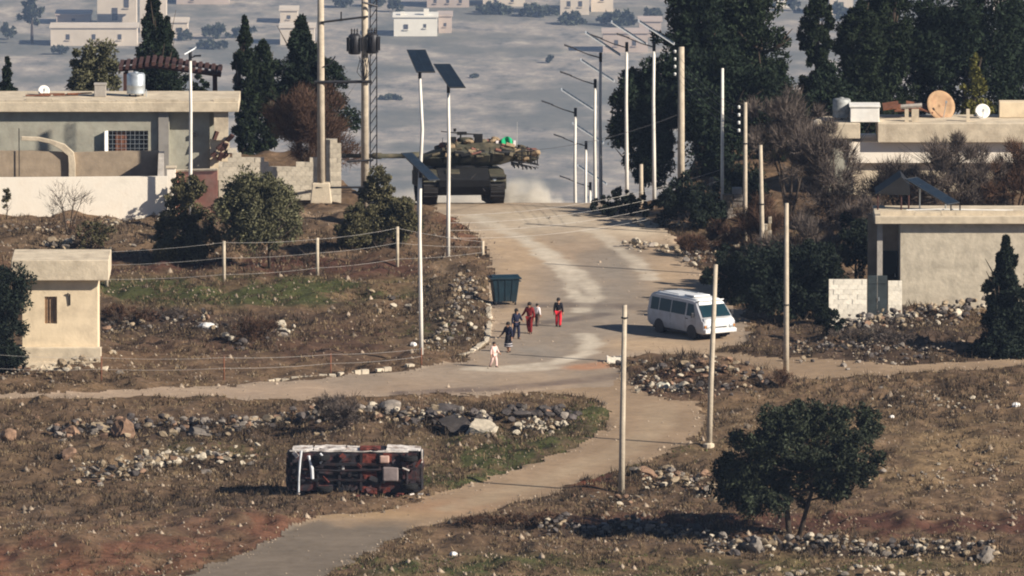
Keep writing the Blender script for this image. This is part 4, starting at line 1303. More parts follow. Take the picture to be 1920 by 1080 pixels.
# ================================================================== white minibus
def minibus():
    o = G(1296, 628)
    t = thing('minibus', 'old white minibus with shade-grey sides parked at the right roadside', 'minibus', o, R(33))
    PW = M('white_van_paint', (0.7, 0.71, 0.72), 0.35, 0.06, 2, spec=0.4, stain=(0.45, 0.4, 0.35), stain_amt=.3)
    PG = M('dusty_shade_grey', (0.42, 0.43, 0.46), 0.5, 0.15, 2, spec=0.3, stain=(0.26, 0.23, 0.22), stain_amt=.5)  # grey carries the shade of the van's side, the stain is dirt
    VG = M('tinted_glass', (0.008, 0.028, 0.04), 0.3, 0.3, 1.5, spec=0.15)
    TYRE = M('tyre_rubber', (0.012, 0.012, 0.013), 0.85, 0.2, 6)
    w, wt, belt = .83, .70, 1.06
    def sec(y, zb, zt, k=1.0):
        zt_ = max(zt, zb + .2)
        bl = min(belt, zt_ - .1)
        f = (zt_ - bl) / (1.9 - belt)
        wtop = w + (wt - w) * min(1, f)
        half = [(w * .9 * k, zb), (w * k, zb + .1), (w * 1.01 * k, (zb + bl) / 2), (w * k, bl), (wtop * k, zt_ - .09), ((wtop - .1) * k, zt_ - .015), (wtop * .45 * k, zt_)]
        return [Vector((x, y, z)) for x, z in half] + [Vector((-x, y, z)) for x, z in reversed(half)]
    lower = [(-2.2, .42, .93, .93), (-2.16, .36, 1.0, .98), (-2.02, .32, 1.08, 1.0), (-1.75, .32, 1.42, 1), (-1.42, .32, 1.83, 1), (-1.2, .32, 1.9, 1), (-.6, .32, 1.93, 1), (1.7, .32, 1.92, 1), (2.05, .34, 1.88, .99), (2.18, .4, 1.72, .96), (2.22, .45, 1.2, .95)]
    MB().loft([sec(*a) for a in lower]).build('body', PG, t, True).modifiers.new('edge', 'EDGE_SPLIT').split_angle = R(38)
    # white front: bonnet panel, roof cap and front roof hatch
    fr = MB()
    fr.loft([[Vector((x, -2.215 + .02 * (x / .78) ** 2, z)) for x in np.linspace(-.76, .76, 7)] for z in (.46, .7, .9)] + [[Vector((x, -2.17 + .02 * (x / .78) ** 2, 1.0)) for x in np.linspace(-.76, .76, 7)], [Vector((x, -2.03, 1.09)) for x in np.linspace(-.74, .74, 7)]], caps=False, closed=False)
    f = fr.build('front_panel', PW, t, True)
    f.modifiers.new('thick', 'SOLIDIFY').thickness = .03
    rf = MB()
    rf.loft([[Vector((x, y, z + .022 - .05 * (x / .62) ** 2)) for x in np.linspace(-.62, .62, 7)] for y, z in ((-1.36, 1.87), (-1.2, 1.91), (-.6, 1.945), (1.7, 1.935), (2.0, 1.9))], caps=False, closed=False)
    r_ = rf.build('roof', PW, t, True)
    r_.modifiers.new('thick', 'SOLIDIFY').thickness = .03
    box('roof_hatch', PW, t, (-.05, -.55, 2.0), (.85, .75, .07), bevel=.03)
    box('visor', PW, t, (0, -1.47, 1.84), (1.3, .22, .05), rot=Euler((R(-20), 0, 0)).to_matrix(), bevel=.02)
    for k, x in enumerate((-.5, .5)): MB().tube([(x, .2, 1.98), (x, 1.8, 1.98)], .018, 6).build('roof_rail', GALV, t)
    # glass
    def wpt(y, z, off=.006, s=-1):
        k = (z - belt) / (1.81 - belt)
        return Vector((s * (w + (wt - w) * k + off), y, z))
    def pane(pts, name='side_window'): 
        q = [Vector(p) for p in pts]
        n = (q[1] - q[0]).cross(q[2] - q[0]).normalized()
        return MB().loft([[p - n * .004 for p in q], [p + n * .004 for p in q]]).build(name, VG, t)
    for s in (-1, 1):
        for y0, y1 in ((-1.5, -.85), (-.72, .35), (.42, 1.28), (1.36, 1.95)):
            a = .22 if y0 < -1.4 else 0
            pane([wpt(y0, belt + .06, s=s), wpt(y1, belt + .06, s=s), wpt(y1, 1.7, s=s), wpt(y0 + a, 1.7 - a * .1, s=s)])
        MB().tube([wpt(-1.5 + .0, belt + .02, .03, s), wpt(-1.62, belt + .12, .2, s)], .015, 5).build('mirror_arm', DARKMET, t)
        box('mirror', DARKMET, t, wpt(-1.62, belt + .16, .22, s), (.14, .06, .24), bevel=.02)
        for y in (-1.55, -.78, .39): MB().tube([wpt(y, .5, .004, s) * 1 - Vector((s * (w + (wt - w) * (.5 - belt) / (1.81 - belt) - w), 0, 0)), wpt(y, belt, .004, s)], .008, 4).build('door_seam', DARKMET, t)
        box('door_handle', DARKMET, t, (s * (w + .015), -.9, .98), (.03, .14, .04))
    def wsp(x, k, off=.02):
        y, z = -2.02 + k * .6, 1.09 + k * .74
        return Vector((x, y - off * .78, z + off * .6))
    ws = pane([wsp(-.71, .05), wsp(.71, .05), wsp(.65, .74), wsp(-.65, .74)], 'windscreen')
    wb = [wsp(-.65, .76, .012), wsp(.65, .76, .012), wsp(.6, .98, .012), wsp(-.6, .98, .012)]
    MB().loft([wb, [p + Vector((0, -.012, .01)) for p in wb]]).build('brow', PW, t)
    for x in (-.35, .2): MB().tube([wsp(x, .06, .03), wsp(x + .4, .3, .035)], .01, 4).build('wiper', DARKMET, ws)
    # front furniture
    box('bumper', PW, t, (0, -2.27, .48), (1.62, .14, .2), bevel=.04)
    box('grille', DARKMET, t, (0, -2.222, .66), (.7, .03, .05))
    for s in (-1, 1):
        hl = MB().lathe([(.02, -.03), (.1, -.02), (.105, .02)], (s * .58, -2.22, .7), 'y', 16).build('headlight', GALV, t)
        box('indicator', M('amber_lens', (.4, .16, .03), .3, .05), hl, (s * .74, -2.2, .7), (.08, .05, .12))
        for y in (-1.28, 1.25):
            wh = MB().lathe([(.2, -.1), (.29, -.1), (.315, -.06), (.315, .06), (.29, .1), (.2, .1)], (s * .74, y, .315), 'x', 22).build('wheel', TYRE, t)
            MB().lathe([(.03, -.05), (.1, -.04), (.19, -.09), (.2, .09), (.03, .05)], (s * .75, y, .315), 'x', 18).build('rim', GALV, wh)
            MB().lathe([(.36, -.02), (.36, .008)], (s * .83, y, .36), 'x', 22).build('wheel_arch', DARKMET, t)
    box('underbody', DARKMET, t, (0, 0, .3), (1.4, 3.9, .2))
    t.scale = (.93, .93, .84)
minibus()

# ================================================================== overturned burnt vehicle
def wreck():
    o = G(664, 925)
    t = thing('overturned_vehicle', 'burnt van lying on its side with its rusty underside facing the camera', 'wrecked van', o, R(-2))
    BURNT = M('burnt_steel', (0.012, 0.012, 0.016), 0.7, 0.5, 3, 0.3, stain=(0.06, 0.018, 0.014), stain_amt=.5, stain_scale=2.2)
    PAN = M('sooty_floor_pan', (0.022, 0.02, 0.026), 0.8, 0.5, 3, 0.3, stain=(0.13, 0.03, 0.02), stain_amt=.7, stain_scale=1.8)
    RR = M('red_rust', (0.13, 0.03, 0.022), 0.9, 0.6, 5, 0.3, stain=(.02, .015, .015), stain_amt=.9, stain_scale=3)
    WHT_ = M('scorched_white_panel', (0.6, 0.56, 0.53), 0.6, 0.3, 3, stain=(0.12, 0.07, 0.05), stain_amt=.85, stain_scale=2.4)
    TYR = M('burnt_tyre', (0.008, 0.008, 0.009), 0.9, 0.3, 6)
    L, W_, Hh = 5.0, 1.68, 1.85               # x along the vehicle, z its width, y its height (roof away from the camera)
    shell = []
    for x, a, b, d in ((-2.5, .2, 1.5, 1.0), (-2.42, .06, 1.62, 1.3), (-2.1, .02, 1.66, 1.65), (-1.4, 0, 1.68, Hh), (1.9, 0, 1.68, Hh), (2.4, .05, 1.64, 1.75), (2.5, .12, 1.58, 1.5)):
        shell.append([Vector((x, .16, a)), Vector((x, d * .6, a)), Vector((x, d - .12, a + .08)), Vector((x, d, a + .3)), Vector((x, d, b - .3)), Vector((x, d - .12, b - .08)), Vector((x, d * .6, b)), Vector((x, .16, b))])
    sh_ = MB().loft(shell).build('body_shell', BURNT, t)
    tex = bpy.data.textures.new('dents', 'CLOUDS')
    tex.noise_scale = .45
    def crumple(o_, k, lev=3):
        sb = o_.modifiers.new('cuts', 'SUBSURF'); sb.subdivision_type = 'SIMPLE'; sb.levels = sb.render_levels = lev
        dp = o_.modifiers.new('dents', 'DISPLACE'); dp.texture = tex; dp.strength = k; dp.mid_level = .5; dp.texture_coords = 'LOCAL'
    crumple(sh_, .22)
    # the upper flank, catching the sun
    fl = MB()
    for x0, x1, dz in ((-2.3, -1.55, 0), (-1.5, -.35, .012), (-.3, .55, -.01), (1.2, 2.42, .01)):
        fl.box(((x0 + x1) / 2, .62, 1.70 + dz), (x1 - x0, .85, .03), rot=Euler((R(4), R(1.5 * (x0 + 1)), 0)).to_matrix())
    crumple(fl.build('side_panel', WHT_, t), .14)
    crumple(MB().box((-.2, .1, 1.66), (4.4, .05, .06)).build('sill', WHT_, t), .12, 4)
    crumple(box('rust_panel', RR, t, (.58, .5, 1.74), (.72, .9, .06)), .2)
    pan = box('floor_pan', PAN, t, (0, .12, .84), (4.6, .06, 1.5))
    crumple(pan, .14, 4)
    rp = random.Random(9)
    for x, z, sx, sz, mt in ((.55, 1.35, .45, .45, RR), (1.25, 1.35, .3, .45, RR), (.6, .72, .5, .3, RR), (.55, .12, .55, .2, RR), (1.2, .12, .3, .2, RR), (-.35, 1.42, .5, .3, PAN)):
        crumple(box('rust_plate', mt, pan, (x, .06, z), (sx, .03, sz), rot=Euler((0, rp.uniform(-.2, .2), 0)).to_matrix()), .16)
    for z in (.52, 1.15):
        ra = MB()
        ra.box((-.1, .02, z), (4.5, .1, .1))
        crumple(ra.build('chassis_rail', BURNT, t), .1, 4)
    for x in (-1.35, -.55, .25, .95, 1.75): box('cross_member', BURNT, t, (x, .04, .84), (.09, .08, 1.45), bevel=.01)
    box('fuel_tank', M('ashy_tank', (.2, .165, .165), .7, .25, 4), t, (1.35, -.02, .78), (.58, .24, .56), bevel=.05)
    box('exhaust_box', M('ashy_pink', (.4, .27, .23), .8, .3, 4), t, (1.12, -.02, 1.36), (.36, .18, .3), bevel=.05)
    MB().tube([(-1.9, -.06, .95), (-.6, -.08, .9), (.9, -.06, .95), (2.3, -.04, 1.0)], .045, 8).build('drive_shaft', BURNT, t)
    pv = M('pale_strut', (.6, .62, .66), .5, .2, 4)
    MB().tube([(-1.95, -.1, 1.7), (-2.0, -.12, 1.25), (-2.04, -.12, .6), (-2.05, -.1, .05)], [.05, .045, .035, .04], 8).build('bumper_bar', pv, t)
    MB().tube([(-1.68, -.1, 1.5), (-1.62, -.1, 1.25), (-1.56, -.1, 1.0), (-1.54, -.08, .58)], [.06, .04, .07, .06], 8).build('front_axle', pv, t)
    MB().tube([(1.95, -.06, 1.6), (1.95, -.06, .1)], .06, 8).build('rear_axle', BURNT, t)
    MB().tube([(-1.25, -.12, 1.6), (-1.1, -.14, 1.42), (-1.25, -.12, 1.2)], .04, 6).build('spring_arm', pv, t)
    for x, z in ((-1.2, 1.42), (-1.1, .17), (2.05, 1.4), (2.05, .3)):
        wh = MB().lathe([(.18, -.1), (.28, -.1), (.31, -.05), (.31, .05), (.28, .1), (.18, .1)], (x, -.02, z), 'z', 20).build('wheel', TYR, t)
        MB().lathe([(.04, -.06), (.17, -.09), (.18, .09), (.04, .06)], (x, -.02, z), 'z', 16).build('rim', BURNT, wh)
    for k in range(26):
        box('torn_scrap', [BURNT, BURNT, PAN, RR, BURNT][k % 5] if k % 10 else WHT_, t, (rp.uniform(-2.3, 2.4), rp.uniform(-.12, .05), rp.uniform(.1, 1.7)), (rp.uniform(.08, .4), .03, rp.uniform(.05, .25)), rot=Euler((rp.uniform(-.5, .5), rp.uniform(-1, 1), rp.uniform(-.4, .4))).to_matrix())
    for k in range(9):
        box('ground_debris', [BURNT, RR, WHT_][k % 3], t, (rp.uniform(-2.6, 2.8), rp.uniform(-.9, -.3), .03), (rp.uniform(.08, .25), rp.uniform(.05, .2), .05), rz=rp.uniform(0, 3))
    t.scale = (1, 1, .94)
    box('rear_corner', WHT_, t, (2.5, .3, 1.45), (.05, .4, .5), bevel=.01)
wreck()
print('vehicles done')

# ================================================================== tank on the crest
def tank():
    o = on(871, 612.3)
    t = thing('battle_tank', 'camouflaged battle tank cresting the road, its gun swung to the left', 'tank', o)
    t.rotation_euler = (R(-4.5), 0, R(4))
    OL = M('olive_drab_armour', (0.055, 0.052, 0.036), 0.85, 0.35, 2.2, 0.3, 12, stain=(0.13, 0.105, 0.07), stain_amt=.8, stain_scale=1.6)
    HULL = M('dusty_dark_hull', (0.009, 0.009, 0.010), 0.9, 0.35, 2, 0.3, 12)
    TRK = M('track_steel', (0.022, 0.02, 0.02), 0.8, 0.3, 6)
    SAND = M('sand_canvas', (0.26, 0.19, 0.12), 0.95, 0.3, 4, 0.4, 12)
    KIT = M('mixed_stowage', (0.09, 0.075, 0.05), 0.95, 0.4, 4, 0.4, 12, ovar=.4)
    REDK = M('faded_red_canvas', (0.2, 0.09, 0.07), .95, .3, 4)
    # hull: front faces -y
    hw = 1.12
    prof = [(-.2, 1.12), (-.05, .8), (.5, .42), (6.6, .45), (7.0, .8), (7.0, 1.5), (3.2, 1.58), (1.6, 1.55)]
    MB().prism(prof, -hw, hw, 'x').build('hull', HULL, t, bevel=.03)
    for s in (-1, 1):
        sp = [(-.1, 1.02), (.6, 1.12), (6.9, 1.12), (6.9, 1.5), (1.4, 1.5), (.0, 1.2)]
        MB().prism(sp, s * (hw + .004), s * 1.79, 'x').build('sponson', OL, t, bevel=.02)
        tr = MB()
        loop = []
        for y0, z0, r, a0, a1 in ((.38, .72, .36, 90, 270), (1.1, .33, .33, 250, 290), (5.9, .33, .33, 250, 290), (6.5, .68, .36, 270, 450)):
            for k in range(7):
                a = R(a0 + (a1 - a0) * k / 6)
                loop.append(Vector((0, y0 + math.cos(a) * r, z0 + math.sin(a) * r)))
        n = len(loop)
        # track pads
        cum = [0]
        for i in range(n): cum.append(cum[-1] + (loop[(i + 1) % n] - loop[i]).length)
        T = cum[-1]
        N_ = 78
        for k in range(N_):
            s0 = T * k / N_
            i = max(j for j in range(n) if cum[j] <= s0)
            p = loop[i].lerp(loop[(i + 1) % n], (s0 - cum[i]) / max(cum[i + 1] - cum[i], 1e-6))
            d = loop[(i + 1) % n] - loop[i]
            if d.length < 1e-6: d = Vector((0, 1, 0))
            ang = math.atan2(d.z, d.y)
            tr.box((s * 1.45, p.y, p.z), (.62, T / N_ * .86, .09), rot=Matrix.Rotation(ang, 3, 'X'))
        tr.build('track', TRK, t)
        for k in range(6):
            wh = MB().lathe([(.1, -.2), (.3, -.2), (.34, -.14), (.34, .14), (.3, .2), (.1, .2)], (s * 1.45, 1.1 + k * .95, .38), 'x', 16).build('road_wheel', TRK, t)
            MB().lathe([(.02, -.24), (.1, -.22), (.1, .22), (.02, .24)], (s * 1.45, 1.1 + k * .95, .38), 'x', 12).build('hub', HULL, wh)
        for k in range(5): box('side_skirt', OL, t, (s * 1.83, 1.15 + k * 1.2, .98), (.05, 1.17, .62), bevel=.015)
        MB().lathe([(.05, -.06), (.09, -.04), (.09, .05)], (s * 1.3, -.02, 1.1), 'y', 12).build('headlight', GALV, t)
        box('mudguard', HULL, t, (s * 1.46, -.02, 1.16), (.66, .3, .06), rot=Euler((R(-20), 0, 0)).to_matrix())
    for x in (-.8, .8): MB().tube([(x, -.16, .72), (x, -.28, .7), (x + .06, -.28, .62)], .03, 6).build('tow_hook', TRK, t)
    # turret, gun towards -x; sections along x: (x, y half width bottom, y half width top, z bottom, z top)
    yc = 2.7
    tz = 1.62
    secs = []
    for x, wb, wt_, zb, zt in ((-1.95, .35, .25, tz + .12, tz + .36), (-1.6, .8, .5, tz + .02, tz + .5), (-.9, 1.3, .8, tz, tz + .74), (-.2, 1.5, 1.0, tz, tz + .98), (.9, 1.5, 1.05, tz, tz + 1.02), (1.7, 1.4, 1.1, tz + .05, tz + .98), (2.3, 1.2, 1.05, tz + .22, tz + .86)):
        secs.append([Vector((x, yc - wb * .62, zb)), Vector((x, yc - wb, zb + (zt - zb) * .52)), Vector((x, yc - wt_, zt)), Vector((x, yc + wt_, zt)), Vector((x, yc + wb, zb + (zt - zb) * .52)), Vector((x, yc + wb * .62, zb))])
    tu = MB().loft(secs).build('turret', OL, t, bevel=.03)
    MB().lathe([(1.15, 1.5), (1.15, 1.66)], (0, yc, 0), n=28).build('turret_ring', HULL, t)
    # add-on armour cheeks facing the camera
    for k, (x, w_, h_) in enumerate(((-1.15, .6, .42), (-.5, .66, .6), (.2, .66, .66), (.9, .66, .66), (1.55, .55, .6))):
        yy = yc - (1.25 if k == 0 else 1.46)
        box('armour_plate', OL, tu, (x, yy + .14, tz + .3 + .02 * k), (w_ * .9, .08, h_ * .62), rot=Euler((R(42), 0, R(-22) if k == 0 else 0)).to_matrix(), bevel=.02)
    g = MB().tube([(-1.7, yc, tz + .42), (-2.3, yc, tz + .43), (-2.35, yc, tz + .43), (-3.4, yc, tz + .44), (-3.42, yc, tz + .44), (-3.8, yc, tz + .445), (-3.82, yc, tz + .445), (-5.1, yc, tz + .46)], [.2, .15, .105, .1, .14, .14, .095, .085], 14).build('gun_barrel', OL, t, True)
    MB().lathe([(.06, -5.14), (.1, -5.13), (.1, -4.98), (.085, -4.96)], (0, yc, tz + .46), 'x', 14).build('muzzle', HULL, g)
    # roof: cupola, hatches, machine guns, sights
    cu = MB().lathe([(.36, tz + 1.0), (.36, tz + 1.16), (.28, tz + 1.22), (.05, tz + 1.24)], (.2, yc - .3, 0), n=18).build('cupola', OL, tu, True)
    box('sight', HULL, tu, (-.35, yc - .5, tz + 1.12), (.3, .35, .28), bevel=.03)
    box('sight', HULL, tu, (.75, yc - .75, tz + 1.14), (.35, .3, .34), bevel=.03)
    mg = MB()
    mg.tube([(-.85, yc - .45, tz + 1.5), (-.1, yc - .45, tz + 1.42)], [.022, .03], 6)
    mg.box((.05, yc - .45, tz + 1.41), (.42, .1, .14))
    mg.tube([(-.02, yc - .45, tz + 1.0), (0, yc - .45, tz + 1.36)], .035, 6)
    mg.box((-.25, yc - .38, tz + 1.55), (.12, .06, .14))
    mg.build('machine_gun', HULL, tu)
    m2 = MB().tube([(.2, yc + .3, tz + 1.36), (1.0, yc + .3, tz + 1.32)], .03, 6)
    m2.box((.8, yc + .3, tz + 1.28), (.4, .1, .14)).tube([(.8, yc + .3, tz + .95), (.8, yc + .3, tz + 1.25)], .04, 6)
    m2.build('machine_gun', HULL, tu)
    rp = random.Random(4)
    for k in range(30):
        x = -.9 + 3.1 * rp.random()
        y = yc - 1.0 + 1.5 * rp.random()
        bm = bmesh.new()
        bmesh.ops.create_icosphere(bm, subdivisions=2, radius=.5)
        for v in bm.verts: v.co += v.co.normalized() * rp.uniform(-.05, .05)
        me = bpy.data.meshes.new('stowage_bag'); bm.to_mesh(me); bm.free()
        me.materials.append([KIT, SAND, KIT, REDK, OL][k % 5])
        b = link('stowage_bag', me, tu)
        b.location = (x, y, tz + 1.0 - max(0, -.1 - x) * .35 - max(0, x - 1.7) * .2 + rp.uniform(-.04, .12))
        b.scale = (rp.uniform(.2, .6), rp.uniform(.2, .5), rp.uniform(.14, .36))
        b.rotation_euler = (rp.uniform(-.3, .3), rp.uniform(-.3, .3), rp.uniform(0, 3))
    for k in range(34):
        x = -1.3 + 3.6 * rp.random()
        hgt = tz + .4 + .52 * rp.random() - max(0, -.4 - x) * .25
        yy = yc - (1.5 - abs(hgt - tz - .5) * .9) + .02 - (max(0, -.5 - x) * -.55)
        box('net_bundle', [KIT, OL, SAND, HULL, OL, REDK, KIT][k % 7], tu, (x, yy, hgt), (rp.uniform(.12, .5), .16, rp.uniform(.06, .24)), rot=Euler((R(-35), rp.uniform(-.35, .35), 0)).to_matrix(), bevel=.03)
    # rear basket on the right, drooping chains
    bk = MB()
    for z in (tz + .12, tz + .42, tz + .72):
        bk.tube([(2.25, yc - 1.15, z + .1), (3.0, yc - 1.05, z - .02), (3.35, yc - .7, z - .1), (3.35, yc + .7, z - .1), (3.0, yc + 1.05, z - .02), (2.25, yc + 1.15, z + .1)], .028, 5)
    for x, y, z in ((2.6, -1.1, 0), (3.0, -1.05, -.02), (3.3, -.75, -.08), (3.35, 0, -.1), (3.3, .75, -.08), (3.0, 1.05, -.02)):
        bk.tube([(x, yc + y, tz + .08 + z), (x, yc + y, tz + .78 + z)], .025, 5)
    bk.build('basket', HULL, tu)
    for k in range(26):
        x = 2.2 + 1.05 * rp.random()
        b = box('basket_stowage', [KIT, SAND, SAND, OL, KIT, REDK][k % 6], tu, (x, yc - .95 + 1.8 * rp.random(), tz + .3 + .5 * rp.random() - (x - 2.3) * .22), (rp.uniform(.25, .5), rp.uniform(.25, .5), rp.uniform(.2, .4)), rot=Euler((rp.uniform(-.3, .3), rp.uniform(-.3, .3), rp.uniform(0, 3))).to_matrix(), bevel=.06)
    ch = MB()
    for k in range(20):
        x = 2.15 + k * .06
        ch.tube([(x, yc - 1.05, tz + .2 - k * .015), (x + .02, yc - 1.05, tz + .02 - .06 * (k % 3) - (.06 if k > 7 else 0))], .03, 4)
    ch.build('chain_curtain', HULL, tu)
    # green and white flag on a short staff, antenna
    fl = MB()
    rows = []
    for j in range(6):
        rows.append([Vector((1.7 + .5 * i / 8, yc - 1.05 - .06 * math.sin(i * 1.1 + j * .3), tz + .84 + (.28 + .2 * math.sin(i / 8 * 3.14)) * j / 5 - .04 * math.sin(i * .5))) for i in range(9)])
    fl.loft(rows, caps=False, closed=False)
    fo = fl.build('flag', M('bright_green_cloth', (.01, .34, .15), .85, .12, 3), tu, True)
    fo.modifiers.new('thick', 'SOLIDIFY').thickness = .01
    for x, wd_ in ((1.55, .13), (2.29, .12)):
        box('flag_edge', cloth('white_cloth', (.75, .68, .68)), tu, (x, yc - 1.02, tz + .98), (wd_, .04, .24), rot=Euler((0, .2 * (x - 1.9), 0)).to_matrix(), bevel=.015)
    MB().tube([(2.42, yc - .6, tz + .8), (2.45, yc - .6, tz + 1.9)], [.014, .008], 5).build('antenna', CABLE, tu)
    MB().tube([(-.75, yc + .5, tz + .75), (-.72, yc + .5, tz + 1.2)], [.02, .01], 5).build('antenna', HULL, tu)
    MB().tube([(.5, .1, 1.36), (.2, -.08, 1.1), (-.3, -.1, 1.05), (-.7, .1, 1.3)], .03, 6).build('tow_cable', TRK, t)
    box('glacis_hatch', OL, t, (-.45, .9, 1.42), (.6, .5, .06), rot=Euler((R(18), 0, 0)).to_matrix(), bevel=.02)
    box('exhaust_grille', HULL, t, (1.0, 2.2, 1.6), (.7, 1.0, .05))
tank()

# ================================================================== right side: houses
def upper_house():
    Y = 617.0
    o = on(1530, Y)
    X = lambda px: at_y(px, 300, Y).x - o.x
    Z = lambda py: at_y(960, py, Y).z - o.z
    t = thing('terraced_house', 'pale upper house with broad roof band behind the brown thicket', 'house', o)
    x1 = X(2200)
    box('wall', CONC, t, ((X(1600) + x1) / 2, 1.7, Z(305) / 2 - .5), (x1 - X(1600), 3, Z(305) + 1))
    box('lintel_band', PLASTER_W, t, ((X(1592) + x1) / 2, 1.55, (Z(305) + Z(266)) / 2), (x1 - X(1592), 3.3, Z(266) - Z(305) - .006))
    box('roof_band', CONC, t, ((X(1645) + x1) / 2, 1.2, (Z(265) + Z(229)) / 2), (x1 - X(1645), 3.4, Z(229) - Z(265)), bevel=.03)
    box('corner_parapet', CONC, t, ((X(1530) + X(1612)) / 2, 1.0, (Z(258) + Z(230)) / 2), (X(1612) - X(1530), 2.8, Z(230) - Z(258)), bevel=.02)
    box('corner_post', CONC_G, t, (X(1522), -.2, Z(240)), (.5, .5, .7), bevel=.03)
    box('corner_wall', PLASTER_G, t, ((X(1535) + X(1598)) / 2, 1.2, Z(259) / 2 - .5), (X(1598) - X(1535), 2.4, Z(259) + .98))
    for px in (1700, 1800, 1890):
        wd = box('window', DARKMET, t, (X(px), .18, Z(325)), (.9, .12, .7))
        box('pane', GLASS, wd, (X(px), .11, Z(325)), (.78, .02, .58))
    rp = random.Random(8)
    for px in (1700, 1716, 1815): box('roof_stub', CONC, t, (X(px), .3, Z(218)), (.12 + .2 * rp.random(), .2, .55))
    MB().tube([(X(1690), 1.2, Z(206)), (X(1730), 1.2, Z(203))], .1, 6).build('roof_pipe', CONC_G, t)
    for k in range(4): box('roof_sheet', RUST, t, (X(1672 + 22 * k), 2.0, Z(208) - .1 * (k % 2)), (.7, .9, .06), rot=Euler((.2, .15 * (k - 1), 0)).to_matrix())
    box('stair_head', BEIGE, t, (X(1908), 2.0, Z(214)), (1.5, .8, Z(200) - Z(229)), bevel=.02)
    return o.z + Z(229)
RZ = upper_house()
crate('white_roof_tank', 'bright white square tank on the upper right roof', 'water tank', 1621, 195, 226, 54, 617.6, WHITEM, RZ)
cyl_tank('grey_roof_tank', 'grey corrugated tank beside the white square one', 1578, 184, 224, 34, 618.3, M('weathered_grey_tin', (.3, .31, .31), .6, .35, 5, metal=.3), RZ - .05)
dish('large_satellite_dish', 'large rusty tan satellite dish on the upper right roof', 1762, 199, 619.0, .68, M('rusty_tan_dish', (.34, .22, .13), .8, .25, 3, stain=(.24, .1, .06), stain_amt=.5), face=(.5, -1, .45), z_base=RZ)
dish('satellite_dish', 'small white satellite dish right of the rusty one', 1842, 209, 618.6, .33, WHITEM, face=(.1, -1, .3), z_base=RZ)

def near_house():
    o = G(1688, 578)
    Y = o.y
    X = lambda px: at_y(px, 500, Y).x - o.x
    Z = lambda py: at_y(960, py, Y).z - o.z
    t = thing('plastered_house', 'beige blank-walled house with thin roof slab at the right edge', 'house', o)
    x1 = X(2250)
    top = Z(418)
    WALLM = M('pale_patchy_render', (0.5, 0.44, 0.35), .92, .16, 2.5, .5, 7, stain=(.34, .3, .24), stain_amt=.7, stain_scale=1.6)
    w = MB()
    w.box(((0 + x1) / 2, .12, (top - .6) / 2), (x1, .24, top + .6))
    w.box((.12, 1.7, (top - .6) / 2), (.24, 2.9, top + .6))
    w.box((x1 / 2, 3.3, (top - .6) / 2), (x1, .24, top + .6))
    w.build('wall', WALLM, t)
    box('roof_slab', CONC, t, ((X(1640) + x1) / 2, 1.5, (top + Z(404)) / 2), (x1 - X(1640), 3.7, Z(404) - top), bevel=.02)
    rp = random.Random(6)
    pa = MB()
    x = X(1650)
    while x < x1:
        L = rp.uniform(.6, 1.6)
        hgt = .16 + rp.uniform(-.05, .05)
        pa.box((x + L / 2, .1, Z(404) + hgt / 2), (L - .02, .18, hgt))
        x += L
    pa.build('parapet', CONC, t)
    # shaded porch behind the left end of the slab
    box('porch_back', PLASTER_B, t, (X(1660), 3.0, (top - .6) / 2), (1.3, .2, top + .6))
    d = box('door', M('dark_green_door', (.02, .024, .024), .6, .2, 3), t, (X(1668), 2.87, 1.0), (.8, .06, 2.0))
    box('handle', GALV, d, (X(1668) + .3, 2.82, 1.0), (.04, .05, .12))
    box('porch_post', CONC_G, t, (X(1650), .4, (top - .6) / 2), (.22, .22, top + .58))
    for px in (1783, 1800): MB().tube([(X(px), .3, Z(404)), (X(px), .3, Z(386))], .03, 6).build('rebar', DARKMET, t)
    MB().tube([(X(1700), .6, Z(402) + .1), (X(1760), .5, Z(400) + .1), (X(1900), .5, Z(402) + .1)], .035, 6).build('roof_pipe', WHITEM, t)
    return o.z + Z(404), o
NZ, NHo = near_house()
# panel and tarpaulin tent on the near roof
Yp = NHo.y + 1.8
pc = at_y(1748, 358, Yp)
t = thing('roof_solar_array', 'grey solar panel propped steeply on the beige house roof', 'solar panel', (pc.x, pc.y, NZ))
panel(t, (0, 0, pc.z - NZ), (.5, .3, .05), (1.75, -.5, -1.0), (2, 4), DKFR)
for x, z in ((-.5, .9), (.55, .25)): MB().tube([(x, .3, 0), (x, .1, pc.z - NZ - x * .55)], .03, 6).build('leg', GALV, t)
a = at_y(1640, 366, Yp)
t = thing('tarpaulin_lean_to', 'black tarpaulin lean-to left of the propped solar panel', 'lean-to', (a.x, a.y, NZ))
zz = lambda py: at_y(960, py, Yp).z - NZ
xx = lambda px: at_y(px, 350, Yp).x - a.x
MB().loft([[Vector((xx(1642), y, zz(364))), Vector((xx(1690), y, zz(331))), Vector((xx(1706), y, zz(350))), Vector((xx(1706), y, zz(366)))] for y in (0, 1.0, 2.2)]).build('sheet', TARP, t)
for px, py in ((1646, 364), (1690, 340), (1704, 360)): MB().tube([(xx(px), .1, 0), (xx(px), .1, zz(py))], .035, 6).build('prop', WOOD, t)
